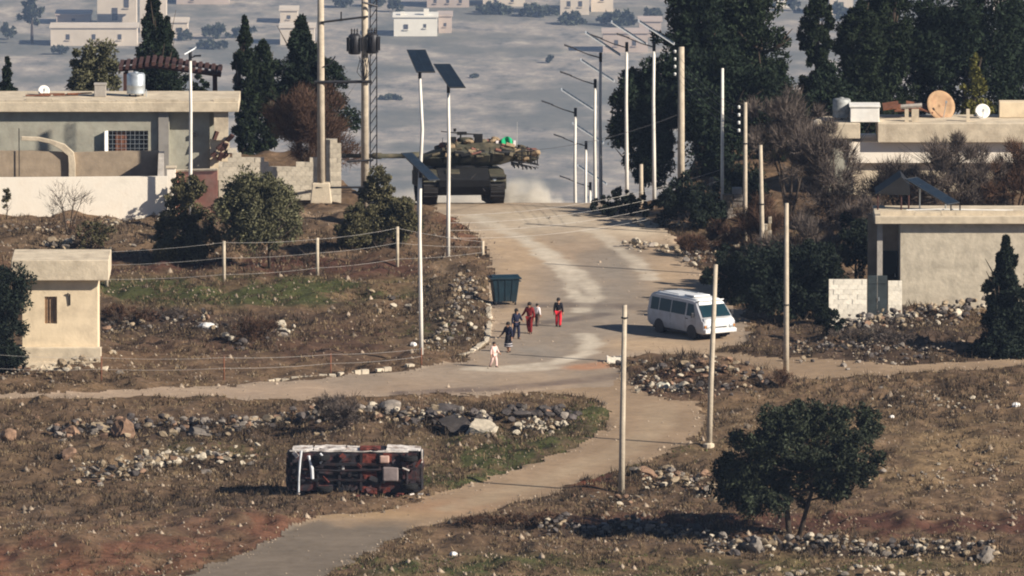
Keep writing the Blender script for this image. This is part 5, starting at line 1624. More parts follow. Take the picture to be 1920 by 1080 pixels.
# low whitewashed block wall with gate
block_wall('whitewashed_block_wall', 'low whitewashed block wall left of the dark gate', 1554, 1626, 612, [(1550, 520), (1627, 518)], BLOCK_W, bl=.4, bh=.2, seed=11)
block_wall('whitewashed_block_wall', 'stub of whitewashed block wall right of the dark gate', 1665, 1690, 596, [(1660, 519), (1692, 519)], BLOCK_W, bl=.3, bh=.2, seed=12)
gp = G(1645, 606)
t = thing('yard_gate', 'dark grey sheet metal gate between the whitewashed walls', 'gate', gp)
hg = height_to(gp, 517)
GATEM = M('dark_gate_paint', (.04, .05, .055), .55, .25, 3)
for s in (-1, 1): 
    l = box('leaf', GATEM, t, (s * .2, .1, hg / 2 + .05), (.385, .04, hg - .1), bevel=.005)
    for z in (.3, hg - .3): box('rail', GATEM, l, (s * .2, .07, z), (.36, .03, .06))
box('handle', GALV, t, (.06, .05, hg * .5), (.04, .04, .14))
# grey ruined pillars by the road
def rough_wall(label, px0, px1, py_b, py_t, Yoff=0.0, seed=0, mat=None, th=.35):
    a, b = G(px0, py_b), G(px1, py_b)
    t = thing('stone_pillar', label, 'wall', a, 0)
    h = height_to(a, py_t)
    w_ = b.x - a.x
    rp = random.Random(seed)
    mats = mat or [STONE_M[2], STONE_M[1], CONC_G]
    rows = max(3, int(h / .26))
    for r in range(rows):
        n = max(2, int(w_ / .42))
        for k in range(n):
            if r == rows - 1 and rp.random() < .4: continue
            box('stone', rp.choice(mats), t, ((k + .5 + (r % 2) * .15) * w_ / n, th / 2 + rp.uniform(-.03, .03), (r + .5) * h / rows - .05), (w_ / n * rp.uniform(.9, .99), th, h / rows * .96), rz=rp.uniform(-.05, .05), bevel=.02)
rough_wall('grey stone pillar at the roadside beneath the dark pines', 1330, 1345, 410, 331, seed=1)
rough_wall('long grey stone wall behind the pale thin pole', 1352, 1392, 412, 350, seed=2)
rough_wall('stone gatepost right of the insulator pole', 1432, 1446, 480, 405, seed=3, mat=[STONE_M[1], STONE_M[0]])

# ================================================================== stones and rubble
heap('stone_terrace', 'rubble terrace below the whitewashed wall and beige house', 'rubble', [(1560, 628), (1640, 615), (1740, 600), (1830, 592)], 290, .16, .55, (3, 4, 4, 5, 1), 31, .7, .6)
heap('rubble_heap', 'grey rubble strewn over the bank beneath the beige house', 'rubble', [(1480, 668), (1620, 658), (1800, 655)], 230, .1, .4, (2, 3, 4, 6, 1), 32, .25, .7)
heap('rubbish_mound', 'mound of rubble and rubbish on the island at the crossing', 'rubble', [(1195, 722), (1270, 712), (1345, 708), (1430, 722)], 260, .1, .48, (3, 3, 3, 3, 3), 33, .35, .7)
heap('rubble_heap', 'loose blocks on the road edge left of the rubbish mound', 'rubble', [(1140, 684), (1200, 680), (1290, 682)], 34, .14, .45, (4, 2, 2, 3, 1), 34, .1, .22)
heap('dry_stone_wall', 'tumbled pale stone wall in the left foreground field', 'stone wall', [(140, 905), (235, 895), (310, 872), (430, 868), (480, 870)], 270, .14, .55, (4, 6, 3, 3, 1), 35, .75, .35)
heap('dry_stone_wall', 'scattered stones left of the overturned vehicle', 'stone wall', [(430, 820), (520, 790), (640, 775)], 80, .12, .5, (2, 4, 3, 2, 1), 36, .3, .6)
heap('dry_stone_wall', 'dark dry stone wall at bottom right, running from the tree to the right', 'stone wall', [(1320, 1028), (1500, 1032), (1700, 1038), (1865, 1046)], 300, .18, .5, (3, 3, 4, 5, 0), 37, .55, .2)
heap('dry_stone_wall', 'dark dry stone wall left of the foreground tree', 'stone wall', [(1010, 1000), (1150, 998), (1330, 1006)], 210, .16, .45, (1, 3, 4, 6, 0), 137, .5, .2)
heap('rocky_bank', 'dark rocky bank along the left road below the kerb', 'rubble', [(80, 812), (250, 806), (420, 800), (560, 785)], 260, .12, .62, (1, 4, 4, 5, 2), 138, .35, .55)
heap('rocky_bank', 'dark rocks piled behind and right of the overturned vehicle', 'rubble', [(580, 792), (680, 780), (800, 785), (920, 800)], 240, .12, .6, (2, 3, 4, 6, 1), 139, .45, .5)
heap('rocky_verge', 'tan rocks covering the verge left of the waste container', 'rubble', [(880, 520), (870, 575), (850, 620), (810, 650)], 220, .1, .4, (3, 5, 4, 2, 0), 140, .25, .6)
heap('rocky_bank', 'broken stones along the hollow right of the beige hut', 'rubble', [(190, 615), (300, 605), (420, 612)], 110, .1, .42, (1, 2, 3, 6, 1), 141, .25, .4)
heap('rocky_bank', 'stones and rubbish on the slope under the dark roadside shrubs', 'rubble', [(1290, 500), (1330, 470), (1400, 470)], 110, .1, .45, (3, 3, 3, 3, 2), 142, .3, .6)
heap('rocky_bank', 'rough stones on the bank before the white yard wall', 'rubble', [(20, 425), (150, 432), (290, 425), (400, 440)], 120, .1, .4, (3, 4, 3, 2, 1), 143, .2, .5)
heap('stone_row', 'row of pale stones along the bottom edge of the picture', 'stone wall', [(1380, 1080), (1550, 1078), (1800, 1082)], 70, .15, .5, (4, 5, 2, 0, 0), 38, .2, .4)
heap('rubble_heap', 'reddish and tan stones right of the nearest pole', 'rubble', [(1195, 905), (1260, 905), (1340, 915)], 130, .12, .6, (3, 4, 2, 1, 3), 39, .35, .55)
heap('rubble_heap', 'low red earth stones at the foot of the nearest pole', 'rubble', [(1080, 938), (1150, 940), (1220, 945)], 60, .1, .34, (2, 2, 1, 2, 4), 40, .15, .4)
heap('stone_heap', 'heap of white stones beside the dark boulders near the track bend', 'rubble', [(965, 812), (1010, 808), (1060, 803)], 60, .16, .42, (9, 1, 0, 0, 0), 41, .5, .18)
heap('stone_heap', 'dark basalt boulders behind the white stone heap', 'rubble', [(945, 792), (1000, 784), (1085, 788)], 34, .4, .85, (0, 0, 1, 8, 1), 42, .35, .2)
heap('rubble_heap', 'stones and dark lumps in the middle of the left field', 'rubble', [(440, 640), (490, 632), (550, 618)], 50, .12, .6, (2, 2, 2, 4, 0), 43, .25, .45)
heap('rubble_heap', 'pale stones scattered behind the nearest solar lamp', 'rubble', [(700, 560), (760, 590), (850, 600), (880, 560)], 70, .1, .4, (4, 4, 2, 1, 0), 44, .15, .8)
heap('rubble_heap', 'pale debris bank on the right verge where the road narrows', 'rubble', [(1165, 462), (1215, 466), (1272, 472)], 50, .14, .55, (6, 3, 1, 0, 0), 45, .3, .22)
heap('rubble_heap', 'tan rubble along the foot of the grey stone pillar', 'rubble', [(1195, 424), (1240, 420), (1290, 428)], 35, .12, .5, (4, 4, 1, 0, 0), 46, .2, .25)
heap('dry_stone_wall', 'old field wall of tan stones behind the wire fence on the left', 'stone wall', [(80, 470), (130, 466), (210, 470)], 45, .2, .6, (3, 5, 1, 0, 0), 47, .5, .3)
heap('rubble_heap', 'loose pale rubble across the middle of the wire fenced field', 'rubble', [(210, 465), (300, 460), (420, 470)], 40, .1, .35, (3, 4, 1, 1, 0), 48, .1, .5)
heap('rubble_heap', 'stones dotted over the right hand grass slope', 'rubble', [(1660, 900), (1780, 890), (1900, 880)], 60, .1, .35, (3, 3, 2, 2, 1), 49, .08, .8)
heap('rubble_heap', 'stones dotted at the top of the right hand slope below the track', 'rubble', [(1600, 760), (1750, 755), (1900, 745)], 50, .1, .32, (4, 3, 2, 2, 0), 50, .06, .9)
def boulder(label, px, py, w, h, mi, seed, d=None):
    rp = random.Random(seed)
    p = G(px, py)
    me = stone_mesh(seed % 8, mi, 3)
    o = link('boulder', me)
    o.location = p + Vector((0, 0, h * .12))
    o.scale = (w * 1.25, (d or w) * 1.25, h * 1.3)
    o.rotation_euler = (0, 0, rp.uniform(0, 6))
    tag(o, label, 'boulder', 'boulders in the fields')
boulder('big pale boulder leaning out of the grass above the overturned vehicle', 897, 815, 1.25, .95, 0, 71)
boulder('dark hollow boulder left of the big pale one', 862, 803, 1.5, .7, 3, 72)
boulder('large dark boulder behind the big pale one', 835, 782, 2.0, .75, 3, 73)
boulder('round ochre boulder near the left road, leftmost of three', 128, 818, .8, .7, 4, 74)
boulder('flat tan boulder near the left road, middle of three', 175, 808, 1.1, .55, 1, 75)
boulder('upright ochre boulder near the left road, rightmost of three', 230, 818, .75, .95, 4, 76)
boulder('flat grey slab boulder standing alone between the field and left road', 370, 815, 1.3, .4, 2, 77)
boulder('pinkish boulder at the left picture edge below the road', 18, 825, .65, .6, 4, 78)
boulder('reddish round boulder on the slope left of the tumbled wall', 126, 858, .7, .6, 4, 79)
boulder('rounded ochre boulder right of the nearest pole', 1213, 893, .75, .55, 4, 80)
boulder('white angular boulder in the left field beside the dark shrubs', 525, 612, .8, .5, 0, 82)
boulder('dark boulder at the head of the bottom right stone wall', 1300, 1000, .9, .6, 3, 83)
boulder('grey boulder in the bottom right stone wall left of the tree trunks', 1418, 1032, .85, .75, 2, 84)
boulder('brown end boulder closing the bottom right stone wall', 1850, 1048, .7, .65, 2, 85)
boulder('grey boulder on the verge left of the dark hollow one', 735, 770, .9, .55, 2, 86)
# a fallen white block, sheets and bags of rubbish
def litter(label, px, py, w, h, mat, seed, name='plastic_bag', cat='litter'):
    rp = random.Random(seed)
    bm = bmesh.new()
    bmesh.ops.create_icosphere(bm, subdivisions=3, radius=.5)
    for v in bm.verts:
        n_ = Vector((math.sin(v.co.x * 9 + seed) + math.sin(v.co.y * 13), math.sin(v.co.y * 11 + seed * 2), math.sin(v.co.z * 8 + v.co.x * 12)))
        v.co += n_ * .06
        v.co = Vector((v.co.x * w, v.co.y * w, max(v.co.z, -.2) * h))
    me = bpy.data.meshes.new(name); bm.to_mesh(me); bm.free(); me.materials.append(mat)
    o = link(name, me)
    o.location = G(px, py) + Vector((0, 0, h * .15))
    o.rotation_euler = (0, 0, rp.uniform(0, 6))
    tag(o, label, cat, 'litter lying about')
PLASTIC = M('white_plastic', (.72, .7, .68), .5, .1, 4)
litter('white cloth lying crumpled in the middle of the left field', 390, 615, .75, .35, PLASTIC, 1, 'crumpled_cloth', 'cloth')
litter('white plastic bag below the tyre marks in the foreground grass', 851, 1041, .28, .2, PLASTIC, 2)
litter('white bag at the foot of the nearest solar lamp', 775, 648, .3, .22, PLASTIC, 3)
litter('white bag on top of the rubbish mound', 1277, 717, .3, .25, PLASTIC, 4)
litter('white bag lodged in the shrubs beside the insulator pole', 1366, 446, .32, .4, PLASTIC, 5)
litter('pale sacking in the lower face of the rubbish mound', 1243, 724, .65, .3, M('pale_sacking', (.5, .48, .4), .9, .2, 4), 6, 'sack', 'sack')
litter('white litter scrap right of the foreground tree crown', 1672, 783, .2, .15, PLASTIC, 7)
litter('white litter scrap on the upper right slope near the picture edge', 1905, 762, .3, .25, PLASTIC, 8)
bl_ = thing('fallen_block', 'white hollow block lying on the road edge left of the pole top', 'block', G(1152, 681), R(5))
box('end_wall', BLOCK_W, bl_, (-.27, 0, .14), (.07, .3, .3)); box('end_wall', BLOCK_W, bl_, (.27, 0, .14), (.07, .3, .3)); box('web', BLOCK_W, bl_, (0, 0, .14), (.05, .24, .28))
box('face', BLOCK_W, bl_, (0, -.12, .13), (.466, .05, .24)); box('face', BLOCK_W, bl_, (0, .12, .13), (.466, .05, .24))
print('stones done')

# ================================================================== trees and shrubs
def tr(name, label, cat, kind, leaf, px, py_top, py_bot, wpx, Y=None, base=None, seed=1, n_clump=70, per=60, size=.12, lean=0.0, d=None, clump=.16, two=False, group=None, aspect=2.2, trunk_r=None, lobes_px=None):
    """crown between two pixel rows, standing at distance Y or on the ground pixel base"""
    b = G(*base) if base else on(px, Y)
    s = ppm(b.y)
    zb, zt = at_y(960, py_bot, b.y).z - b.z, at_y(960, py_top, b.y).z - b.z
    lobes = None
    if lobes_px:
        rl = random.Random(seed)
        lobes = [((cx - 960) / s - b.x, rl.uniform(-.35, .35) * wpx / s, at_y(960, cy, b.y).z - b.z - max(0, zb), rx / s, ry / s) for cx, cy, rx, ry in lobes_px]
    return tree(name, label, cat, kind, leaf, b, wpx / s, zt - zb, seed, max(0, zb), int(n_clump * 1.3), int(per * 1.5), size * .72, d, clump, lean, trunk_r, group, aspect, two, lobes)
TB = 'trees beyond the left houses'
tr('cypress_tree', 'thin dark cypress just right of the grey house roof', 'tree', 'column', 'cypress', 459, 62, 330, 44, 632, seed=1, n_clump=120, per=70, clump=.2)
tr('cypress_tree', 'shorter dark cypress behind the thin one', 'tree', 'column', 'cypress', 492, 104, 320, 66, 634, seed=2, n_clump=140, per=70, clump=.18)
tr('conifer_tree', 'dark pointed conifer between the cypresses and the utility pole', 'tree', 'cone', 'pine', 566, 36, 225, 235, 641, seed=3, n_clump=190, per=90, clump=.1)
tr('conifer_tree', 'low dark conifer seen between the utility poles', 'tree', 'round', 'pine', 615, 100, 230, 110, 640, seed=4, n_clump=50, per=70)
twig_shrub('bare_shrub', 'large reddish brown leafless thicket behind the broken block wall', 'shrub', 'brown', on(580, 623), 4.5, 4.3, 17000, 5, d=3, thick=.014)
tr('conifer_tree', 'tall dark spire-like conifer rising behind the grey house roof', 'tree', 'cone', 'pine', 288, -14, 175, 165, 646, seed=6, n_clump=130, per=80, clump=.1)
tr('conifer_tree', 'small second spire beside the tall conifer', 'tree', 'cone', 'pine', 314, 34, 180, 110, 648, seed=7, n_clump=70, per=70, clump=.11)
tr('broadleaf_tree', 'rounded grey-green tree behind the left part of the house roof', 'tree', 'round', 'olive', 187, 78, 195, 118, 641, seed=8, n_clump=70, per=70)
tr('conifer_tree', 'small dark conifer at the far left edge above the roof', 'tree', 'cone', 'pine', 14, 108, 190, 52, 640, seed=9, n_clump=40, per=60)
tr('broadleaf_tree', 'small dark tree behind the pergola post', 'tree', 'round', 'pine', 375, 140, 195, 40, 641, seed=10, n_clump=30, per=50)
tr('olive_tree', 'rounded olive tree in front of the broken block wall', 'tree', 'round', 'olive', 484, 316, 476, 160, base=(505, 503), seed=11, n_clump=170, per=80, size=.1, lobes_px=[(448, 398, 42, 46), (500, 372, 46, 44), (528, 412, 34, 46), (482, 432, 60, 36), (468, 356, 34, 28), (488, 400, 62, 50)])
tr('evergreen_shrub', 'dark pyramid-shaped shrub around the lamp by the pink wall', 'shrub', 'round', 'bush', 350, 328, 492, 130, base=(345, 492), seed=12, n_clump=130, per=80, size=.1, clump=.12, lobes_px=[(352, 358, 26, 26), (345, 398, 38, 36), (336, 446, 46, 36), (374, 440, 36, 36), (312, 470, 28, 18), (350, 468, 48, 20)])
tr('climbing_shrub', 'straggly climber over the pink gate wall', 'shrub', 'round', 'bush', 345, 332, 400, 60, base=(340, 410), seed=13, n_clump=26, per=36, size=.09)
tr('evergreen_shrub', 'round green bush left of the nearest solar lamp', 'shrub', 'round', 'bush', 676, 384, 466, 94, base=(676, 468), seed=14, n_clump=110, per=80, size=.08, lobes_px=[(660, 430, 28, 32), (692, 424, 30, 34), (676, 412, 30, 26), (676, 440, 44, 24)])
tr('evergreen_shrub', 'dark bush between the round green bush and the nearest solar lamp', 'shrub', 'round', 'bush', 745, 366, 462, 84, base=(750, 463), seed=15, n_clump=110, per=70, size=.09)
tr('broadleaf_tree', 'small dull green tree at the foot of the transformer frame', 'tree', 'round', 'bush', 712, 312, 425, 84, base=(712, 425), seed=16, n_clump=80, per=60, size=.1, clump=.15, lobes_px=[(712, 345, 24, 32), (702, 380, 34, 32), (728, 385, 26, 30)])
tr('evergreen_shrub', 'big dark shrub at the left edge beside the beige hut', 'shrub', 'round', 'dark', 14, 485, 700, 140, base=(10, 702), seed=17, n_clump=110, per=90, size=.1)
tr('evergreen_shrub', 'small green shrub before the beige hut wall', 'shrub', 'round', 'bush', 66, 535, 660, 42, base=(66, 668), seed=18, n_clump=30, per=60, size=.08)
tr('sapling', 'thin sapling in front of the white wall at the far left', 'sapling', 'round', 'bush', 12, 346, 390, 34, base=(12, 412), seed=19, n_clump=14, per=22, size=.08)
twig_shrub('bare_shrub', 'spindly leafless tree before the white yard wall', 'shrub', 'grey', G(128, 440), 2.4, 2.2, 420, 20, thick=.009)
twig_shrub('bare_shrub', 'greyish scrub bush right of the old field wall', 'shrub', 'brown', G(165, 474), 1.8, 1.2, 1200, 21, thick=.012)
tr('evergreen_shrub', 'low dull bush in front of the old field wall', 'shrub', 'round', 'bush', 172, 408, 478, 90, base=(168, 480), seed=22, n_clump=30, per=30, size=.08)
for i, (px, py, w_, h_) in enumerate(((235, 606, 3.2, .7), (320, 600, 1.6, .5), (465, 642, 1.3, 1.0), (500, 632, 1.0, .8), (1020, 990, 3.0, .6), (940, 985, 2.4, .5), (880, 988, 1.4, .4), (640, 800, 1.8, 1.1), (610, 790, 1.2, 1.0))):
    twig_shrub('dry_scrub', ['dark dead scrub filling the hollow right of the beige hut', 'dead scrub at the right end of the hollow', 'dark scrub clump in the middle of the left field', 'scrub clump beside the white angular boulder',
               'dark thorny scrub beside the start of the bottom stone wall', 'low thorn scrub right of the grey asphalt patch', 'thin thorn scrub nearest the asphalt patch', 'thorny bush directly above the overturned vehicle', 'thorn bush left of the one above the vehicle'][i],
               'shrub', 'grey' if i in (1, 7, 8) else 'brown', G(px, py), w_, h_, int(1100 * w_), 60 + i, d=1.2, thick=.012, group='dead scrub in the fields')
# right side
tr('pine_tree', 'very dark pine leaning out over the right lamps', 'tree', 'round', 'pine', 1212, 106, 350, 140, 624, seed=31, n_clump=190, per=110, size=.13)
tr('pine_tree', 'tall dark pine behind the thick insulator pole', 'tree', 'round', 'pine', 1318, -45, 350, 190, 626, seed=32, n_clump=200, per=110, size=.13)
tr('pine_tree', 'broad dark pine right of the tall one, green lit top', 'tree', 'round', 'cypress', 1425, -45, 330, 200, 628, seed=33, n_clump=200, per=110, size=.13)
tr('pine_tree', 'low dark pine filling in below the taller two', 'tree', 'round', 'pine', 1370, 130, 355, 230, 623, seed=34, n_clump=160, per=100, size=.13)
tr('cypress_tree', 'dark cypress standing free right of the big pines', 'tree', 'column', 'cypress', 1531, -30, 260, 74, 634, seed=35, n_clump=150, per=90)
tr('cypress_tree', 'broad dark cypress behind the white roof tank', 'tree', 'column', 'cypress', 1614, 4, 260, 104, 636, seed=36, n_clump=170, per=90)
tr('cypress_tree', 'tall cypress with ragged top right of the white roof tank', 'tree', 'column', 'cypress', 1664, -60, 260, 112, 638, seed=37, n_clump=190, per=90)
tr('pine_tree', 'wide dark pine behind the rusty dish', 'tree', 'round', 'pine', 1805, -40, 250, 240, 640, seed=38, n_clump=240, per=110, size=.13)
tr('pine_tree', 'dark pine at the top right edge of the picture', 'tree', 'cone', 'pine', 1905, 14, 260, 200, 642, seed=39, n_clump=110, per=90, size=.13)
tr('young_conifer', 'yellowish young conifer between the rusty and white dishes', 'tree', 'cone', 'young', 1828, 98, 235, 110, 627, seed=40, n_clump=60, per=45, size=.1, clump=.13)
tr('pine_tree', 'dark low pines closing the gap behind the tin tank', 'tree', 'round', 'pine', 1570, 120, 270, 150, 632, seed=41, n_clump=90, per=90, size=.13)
twig_shrub('bare_tree', 'leafless grey tree left of the upper house', 'tree', 'grey', on(1480, 606), 3.6, 5.6, 14000, 42, d=2.5, thick=.014)
twig_shrub('bare_tree', 'leafless grey tree right of the short plain pole', 'tree', 'grey', on(1560, 603), 3.6, 4.9, 14000, 43, d=2.5, thick=.014)
twig_shrub('bare_shrub', 'brown thicket covering the wall of the upper house', 'shrub', 'grey', on(1800, 602), 6.0, 4.3, 17000, 44, d=2.5, thick=.013)
twig_shrub('bare_shrub', 'brown thicket behind the black tarpaulin', 'shrub', 'grey', on(1690, 604), 3.4, 3.3, 7000, 45, d=2, thick=.013)
twig_shrub('bare_shrub', 'brown thicket at the right edge below the roof band', 'shrub', 'brown', on(1900, 603), 3.6, 3.6, 9000, 46, d=2, thick=.013)
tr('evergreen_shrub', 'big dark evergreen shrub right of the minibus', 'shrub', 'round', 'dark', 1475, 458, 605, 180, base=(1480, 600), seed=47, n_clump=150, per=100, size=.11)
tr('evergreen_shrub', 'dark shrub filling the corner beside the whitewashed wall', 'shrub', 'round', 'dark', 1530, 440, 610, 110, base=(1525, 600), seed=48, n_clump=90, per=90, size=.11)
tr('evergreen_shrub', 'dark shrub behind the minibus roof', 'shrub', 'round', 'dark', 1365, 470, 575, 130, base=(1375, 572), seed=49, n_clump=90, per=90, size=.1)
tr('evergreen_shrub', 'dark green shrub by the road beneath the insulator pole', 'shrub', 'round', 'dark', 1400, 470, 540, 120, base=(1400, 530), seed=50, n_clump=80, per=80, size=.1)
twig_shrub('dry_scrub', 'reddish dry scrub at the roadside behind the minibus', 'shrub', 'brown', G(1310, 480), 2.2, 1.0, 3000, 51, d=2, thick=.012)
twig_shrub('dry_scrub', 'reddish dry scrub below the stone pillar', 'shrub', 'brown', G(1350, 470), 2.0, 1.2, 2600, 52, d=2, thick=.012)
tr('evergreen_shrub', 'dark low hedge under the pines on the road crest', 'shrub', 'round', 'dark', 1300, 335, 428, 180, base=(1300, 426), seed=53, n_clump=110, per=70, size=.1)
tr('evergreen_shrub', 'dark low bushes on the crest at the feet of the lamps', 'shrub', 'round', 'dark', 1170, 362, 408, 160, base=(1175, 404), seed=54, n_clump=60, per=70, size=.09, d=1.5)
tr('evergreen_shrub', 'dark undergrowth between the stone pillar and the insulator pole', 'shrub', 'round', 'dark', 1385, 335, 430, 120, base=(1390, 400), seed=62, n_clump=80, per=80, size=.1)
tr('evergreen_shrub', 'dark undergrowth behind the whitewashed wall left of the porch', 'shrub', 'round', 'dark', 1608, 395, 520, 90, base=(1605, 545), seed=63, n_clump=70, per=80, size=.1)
twig_shrub('bare_shrub', 'grey leafless brush between the bare trees and the beige porch', 'shrub', 'grey', on(1620, 594), 2.6, 2.6, 7000, 64, d=2, thick=.013)
twig_shrub('bare_shrub', 'grey bare brush in front of the dark evergreen shrubs', 'shrub', 'grey', G(1500, 560), 4.0, 3.6, 16000, 65, d=2.5, thick=.013)
twig_shrub('bare_shrub', 'brown bare brush behind the insulator pole', 'shrub', 'brown', G(1420, 480), 2.6, 2.4, 6000, 66, d=2, thick=.012)
tr('conifer_tree', 'dark blue-green cypress in front of the beige house', 'tree', 'cone', 'dark', 1884, 450, 672, 185, base=(1885, 668), seed=55, n_clump=230, per=100, size=.11, clump=.1)
tr('conifer_tree', 'second dark cypress cut by the right picture edge', 'tree', 'cone', 'dark', 1938, 465, 665, 130, base=(1938, 660), seed=56, n_clump=90, per=90, size=.1)
tr('evergreen_shrub', 'low dark bush on the bank right of the whitewashed wall', 'shrub', 'round', 'dark', 1560, 570, 625, 70, base=(1548, 640), seed=57, n_clump=30, per=60, size=.09)
twig_shrub('dry_scrub', 'dark dry tuft at the foot of the pole by the right hand track', 'shrub', 'brown', G(1468, 725), .9, .7, 1200, 58, thick=.012)
twig_shrub('dry_scrub', 'dry weeds on the bank below the beige house', 'shrub', 'grey', G(1660, 645), 4.5, .8, 4200, 59, d=2.5, thick=.01)
# the foreground tree
tr('carob_tree', 'dark spreading twin-trunked tree in the right foreground', 'tree', 'round', 'carob', 1490, 752, 952, 292, base=(1486, 1006), seed=61, n_clump=330, per=80, size=.1, d=4.6, clump=.12, two=True, trunk_r=.12, lobes_px=[(1415, 885, 75, 62), (1392, 915, 50, 32), (1470, 840, 85, 62), (1550, 815, 85, 60), (1600, 850, 55, 55), (1490, 905, 95, 45), (1575, 890, 60, 42), (1380, 880, 45, 45), (1520, 790, 70, 38), (1430, 932, 50, 18), (1440, 808, 68, 42), (1510, 855, 115, 80), (1600, 815, 50, 40)])
print('trees done')

# ================================================================== ground cover: dry grass, weeds, pebbles
def scatter(n, dens_px, seed):
    rng = np.random.default_rng(seed)
    px, py = rng.uniform(-40, 1960, n), rng.uniform(398, 1095, n)
    d = np.stack([(px - 960) / FPX, CP + (540 - py) / FPX * SP, -SP + (540 - py) / FPX * CP], 1)
    k = -CAMH / d[:, 2]
    x, y = d[:, 0] * k, d[:, 1] * k
    y = y + rng.uniform(-.4, .4, n)
    keep = (which_road(x, y) == 0) & (rng.random(n) < dens_px(px, py, x, y))
    return x[keep], y[keep], px[keep], py[keep], rng
def dens_grass(px, py, x, y):
    d = 0.25 + 0.9 * sstep(.38, .62, fbm(x * .5, y * .35, 201, 3))
    d = d * np.where((py < 430) & (px > 560) & (px < 1280), .25, 1)
    d = d * np.where((px > 1690) & (py < 575) | (px < 180) & (py > 520) & (py < 640), 0, 1)
    d = d * np.where((py > 965) & (px < 560), .35, 1) * np.where((py > 968) & (py < 1000) & (px > 1100), .4, 1)
    return np.clip(d, 0, 1)
def grass(name, label, n, mat, seed, hmin, hmax, dens):
    x, y, px, py, rng = scatter(n, dens, seed)
    B = 5
    m = len(x)
    x, y = np.repeat(x, B) + rng.normal(0, .05, m * B), np.repeat(y, B) + rng.normal(0, .05, m * B)
    z = gz_arr(x, y) - .02
    h = np.repeat(rng.uniform(hmin, hmax, m), B) * rng.uniform(.6, 1.1, m * B)
    a = rng.uniform(0, 6.28, m * B)
    wd = rng.uniform(.012, .028, m * B)
    tip = np.stack([x + rng.normal(0, .45, m * B) * h, y + rng.normal(0, .45, m * B) * h, z + h], 1)
    b0 = np.stack([x - np.cos(a) * wd, y - np.sin(a) * wd, z], 1)
    b1 = np.stack([x + np.cos(a) * wd, y + np.sin(a) * wd, z], 1)
    V = np.stack([b0, b1, tip], 1).reshape(-1, 3)
    o = link(name, np_mesh(name, V, np.arange(len(V)).reshape(-1, 3), mat))
    tag(o, label, 'grass', kind='stuff')
GR_T = M('dry_straw', (0.19, 0.14, 0.085), 0.9, 0.35, .8, spec=.1, island=.4)
GR_B = M('dead_brown_weeds', (0.075, 0.052, 0.036), 0.9, 0.35, .8, spec=.1, island=.4)
GR_G = M('winter_green_grass', (0.062, 0.078, 0.026), 0.85, 0.3, .8, spec=.1, island=.35)
grass('dry_grass', 'short straw coloured dry grass over the fields', 42000, GR_T, 301, .06, .2, dens_grass)
grass('dead_weeds', 'dead brown weeds over the fields', 46000, GR_B, 302, .08, .3, lambda px, py, x, y: dens_grass(px, py, x, y) * sstep(.42, .66, fbm(x * .7, y * .4, 207, 3)))
BANDS = ((330, 805, 330, 26), (330, 880, 280, 24), (640, 785, 140, 32), (900, 800, 140, 26), (1180, 990, 200, 16), (1600, 1028, 320, 16), (1650, 625, 180, 40), (1600, 668, 220, 20), (480, 620, 130, 26),
         (1300, 720, 140, 20), (1260, 905, 130, 30), (1340, 465, 110, 45), (250, 603, 150, 18), (850, 600, 70, 60), (200, 445, 260, 30), (600, 470, 260, 40), (250, 950, 330, 20), (1150, 930, 160, 25), (1750, 760, 240, 30))
def dens_band(px, py, x, y):
    d = 0
    for cx, cy, rx, ry in BANDS: d = d + np.exp(-((px - cx) / rx) ** 2 - ((py - cy) / ry) ** 2)
    return np.clip(d * 1.2, 0, 1) * sstep(.35, .6, fbm(x * .9, y * .5, 231, 3)) * np.where((px > 1690) & (py < 575), 0, 1)
grass('thorny_weeds', 'taller dark thorny weeds along the stony banks', 36000, M('dark_thorn', (0.055, 0.042, 0.033), .9, .35, .8, spec=.05, island=.5), 304, .18, .48, dens_band)
def dens_green(px, py, x, y):
    d = 0
    for cx, cy, rx, ry in ((500, 548, 270, 18), (1010, 850, 190, 38), (1115, 785, 55, 32), (860, 905, 140, 16), (900, 1060, 380, 16), (400, 845, 100, 12), (820, 625, 60, 15), (1500, 1062, 300, 12)):
        d = d + np.exp(-((px - cx) / rx) ** 2 - ((py - cy) / ry) ** 2)
    return np.clip(d * 1.3, 0, 1)
grass('green_grass', 'short green winter grass in damp patches', 42000, GR_G, 303, .04, .13, dens_green)
def pebbles(n, seed):
    x, y, px, py, rng = scatter(n, lambda px, py, x, y: np.clip(.12 + 1.1 * sstep(.5, .7, fbm(x * .8, y * .5, 211, 3)), 0, 1) * np.where((px > 1690) & (py < 575), 0, 1), seed)
    m = len(x)
    s = rng.uniform(.02, .075, m) * (1 + 1.8 * (rng.random(m) > .9))
    z = gz_arr(x, y)
    t = np.array([[1, 0, -.3], [-.5, .87, -.3], [-.5, -.87, -.3], [0.1, 0, .8]])
    a = rng.uniform(0, 6.28, m)
    ca, sa = np.cos(a), np.sin(a)
    T = t[None] * (s[:, None, None] * rng.uniform(.7, 1.3, (m, 4, 3)))
    V = np.stack([T[..., 0] * ca[:, None] - T[..., 1] * sa[:, None] + x[:, None], T[..., 0] * sa[:, None] + T[..., 1] * ca[:, None] + y[:, None], T[..., 2] + z[:, None] + .01], -1)
    k = np.arange(m)[:, None, None] * 4 + np.array([[0, 1, 3], [1, 2, 3], [2, 0, 3], [0, 2, 1]])[None]
    o = link('loose_stones', np_mesh('loose_stones', V.reshape(-1, 3), k.reshape(-1, 3), M('loose_stone', (.24, .19, .145), .9, .3, 3, island=.55)))
    tag(o, 'small loose stones strewn over the fields', 'stones', kind='stuff')
pebbles(22000, 305)
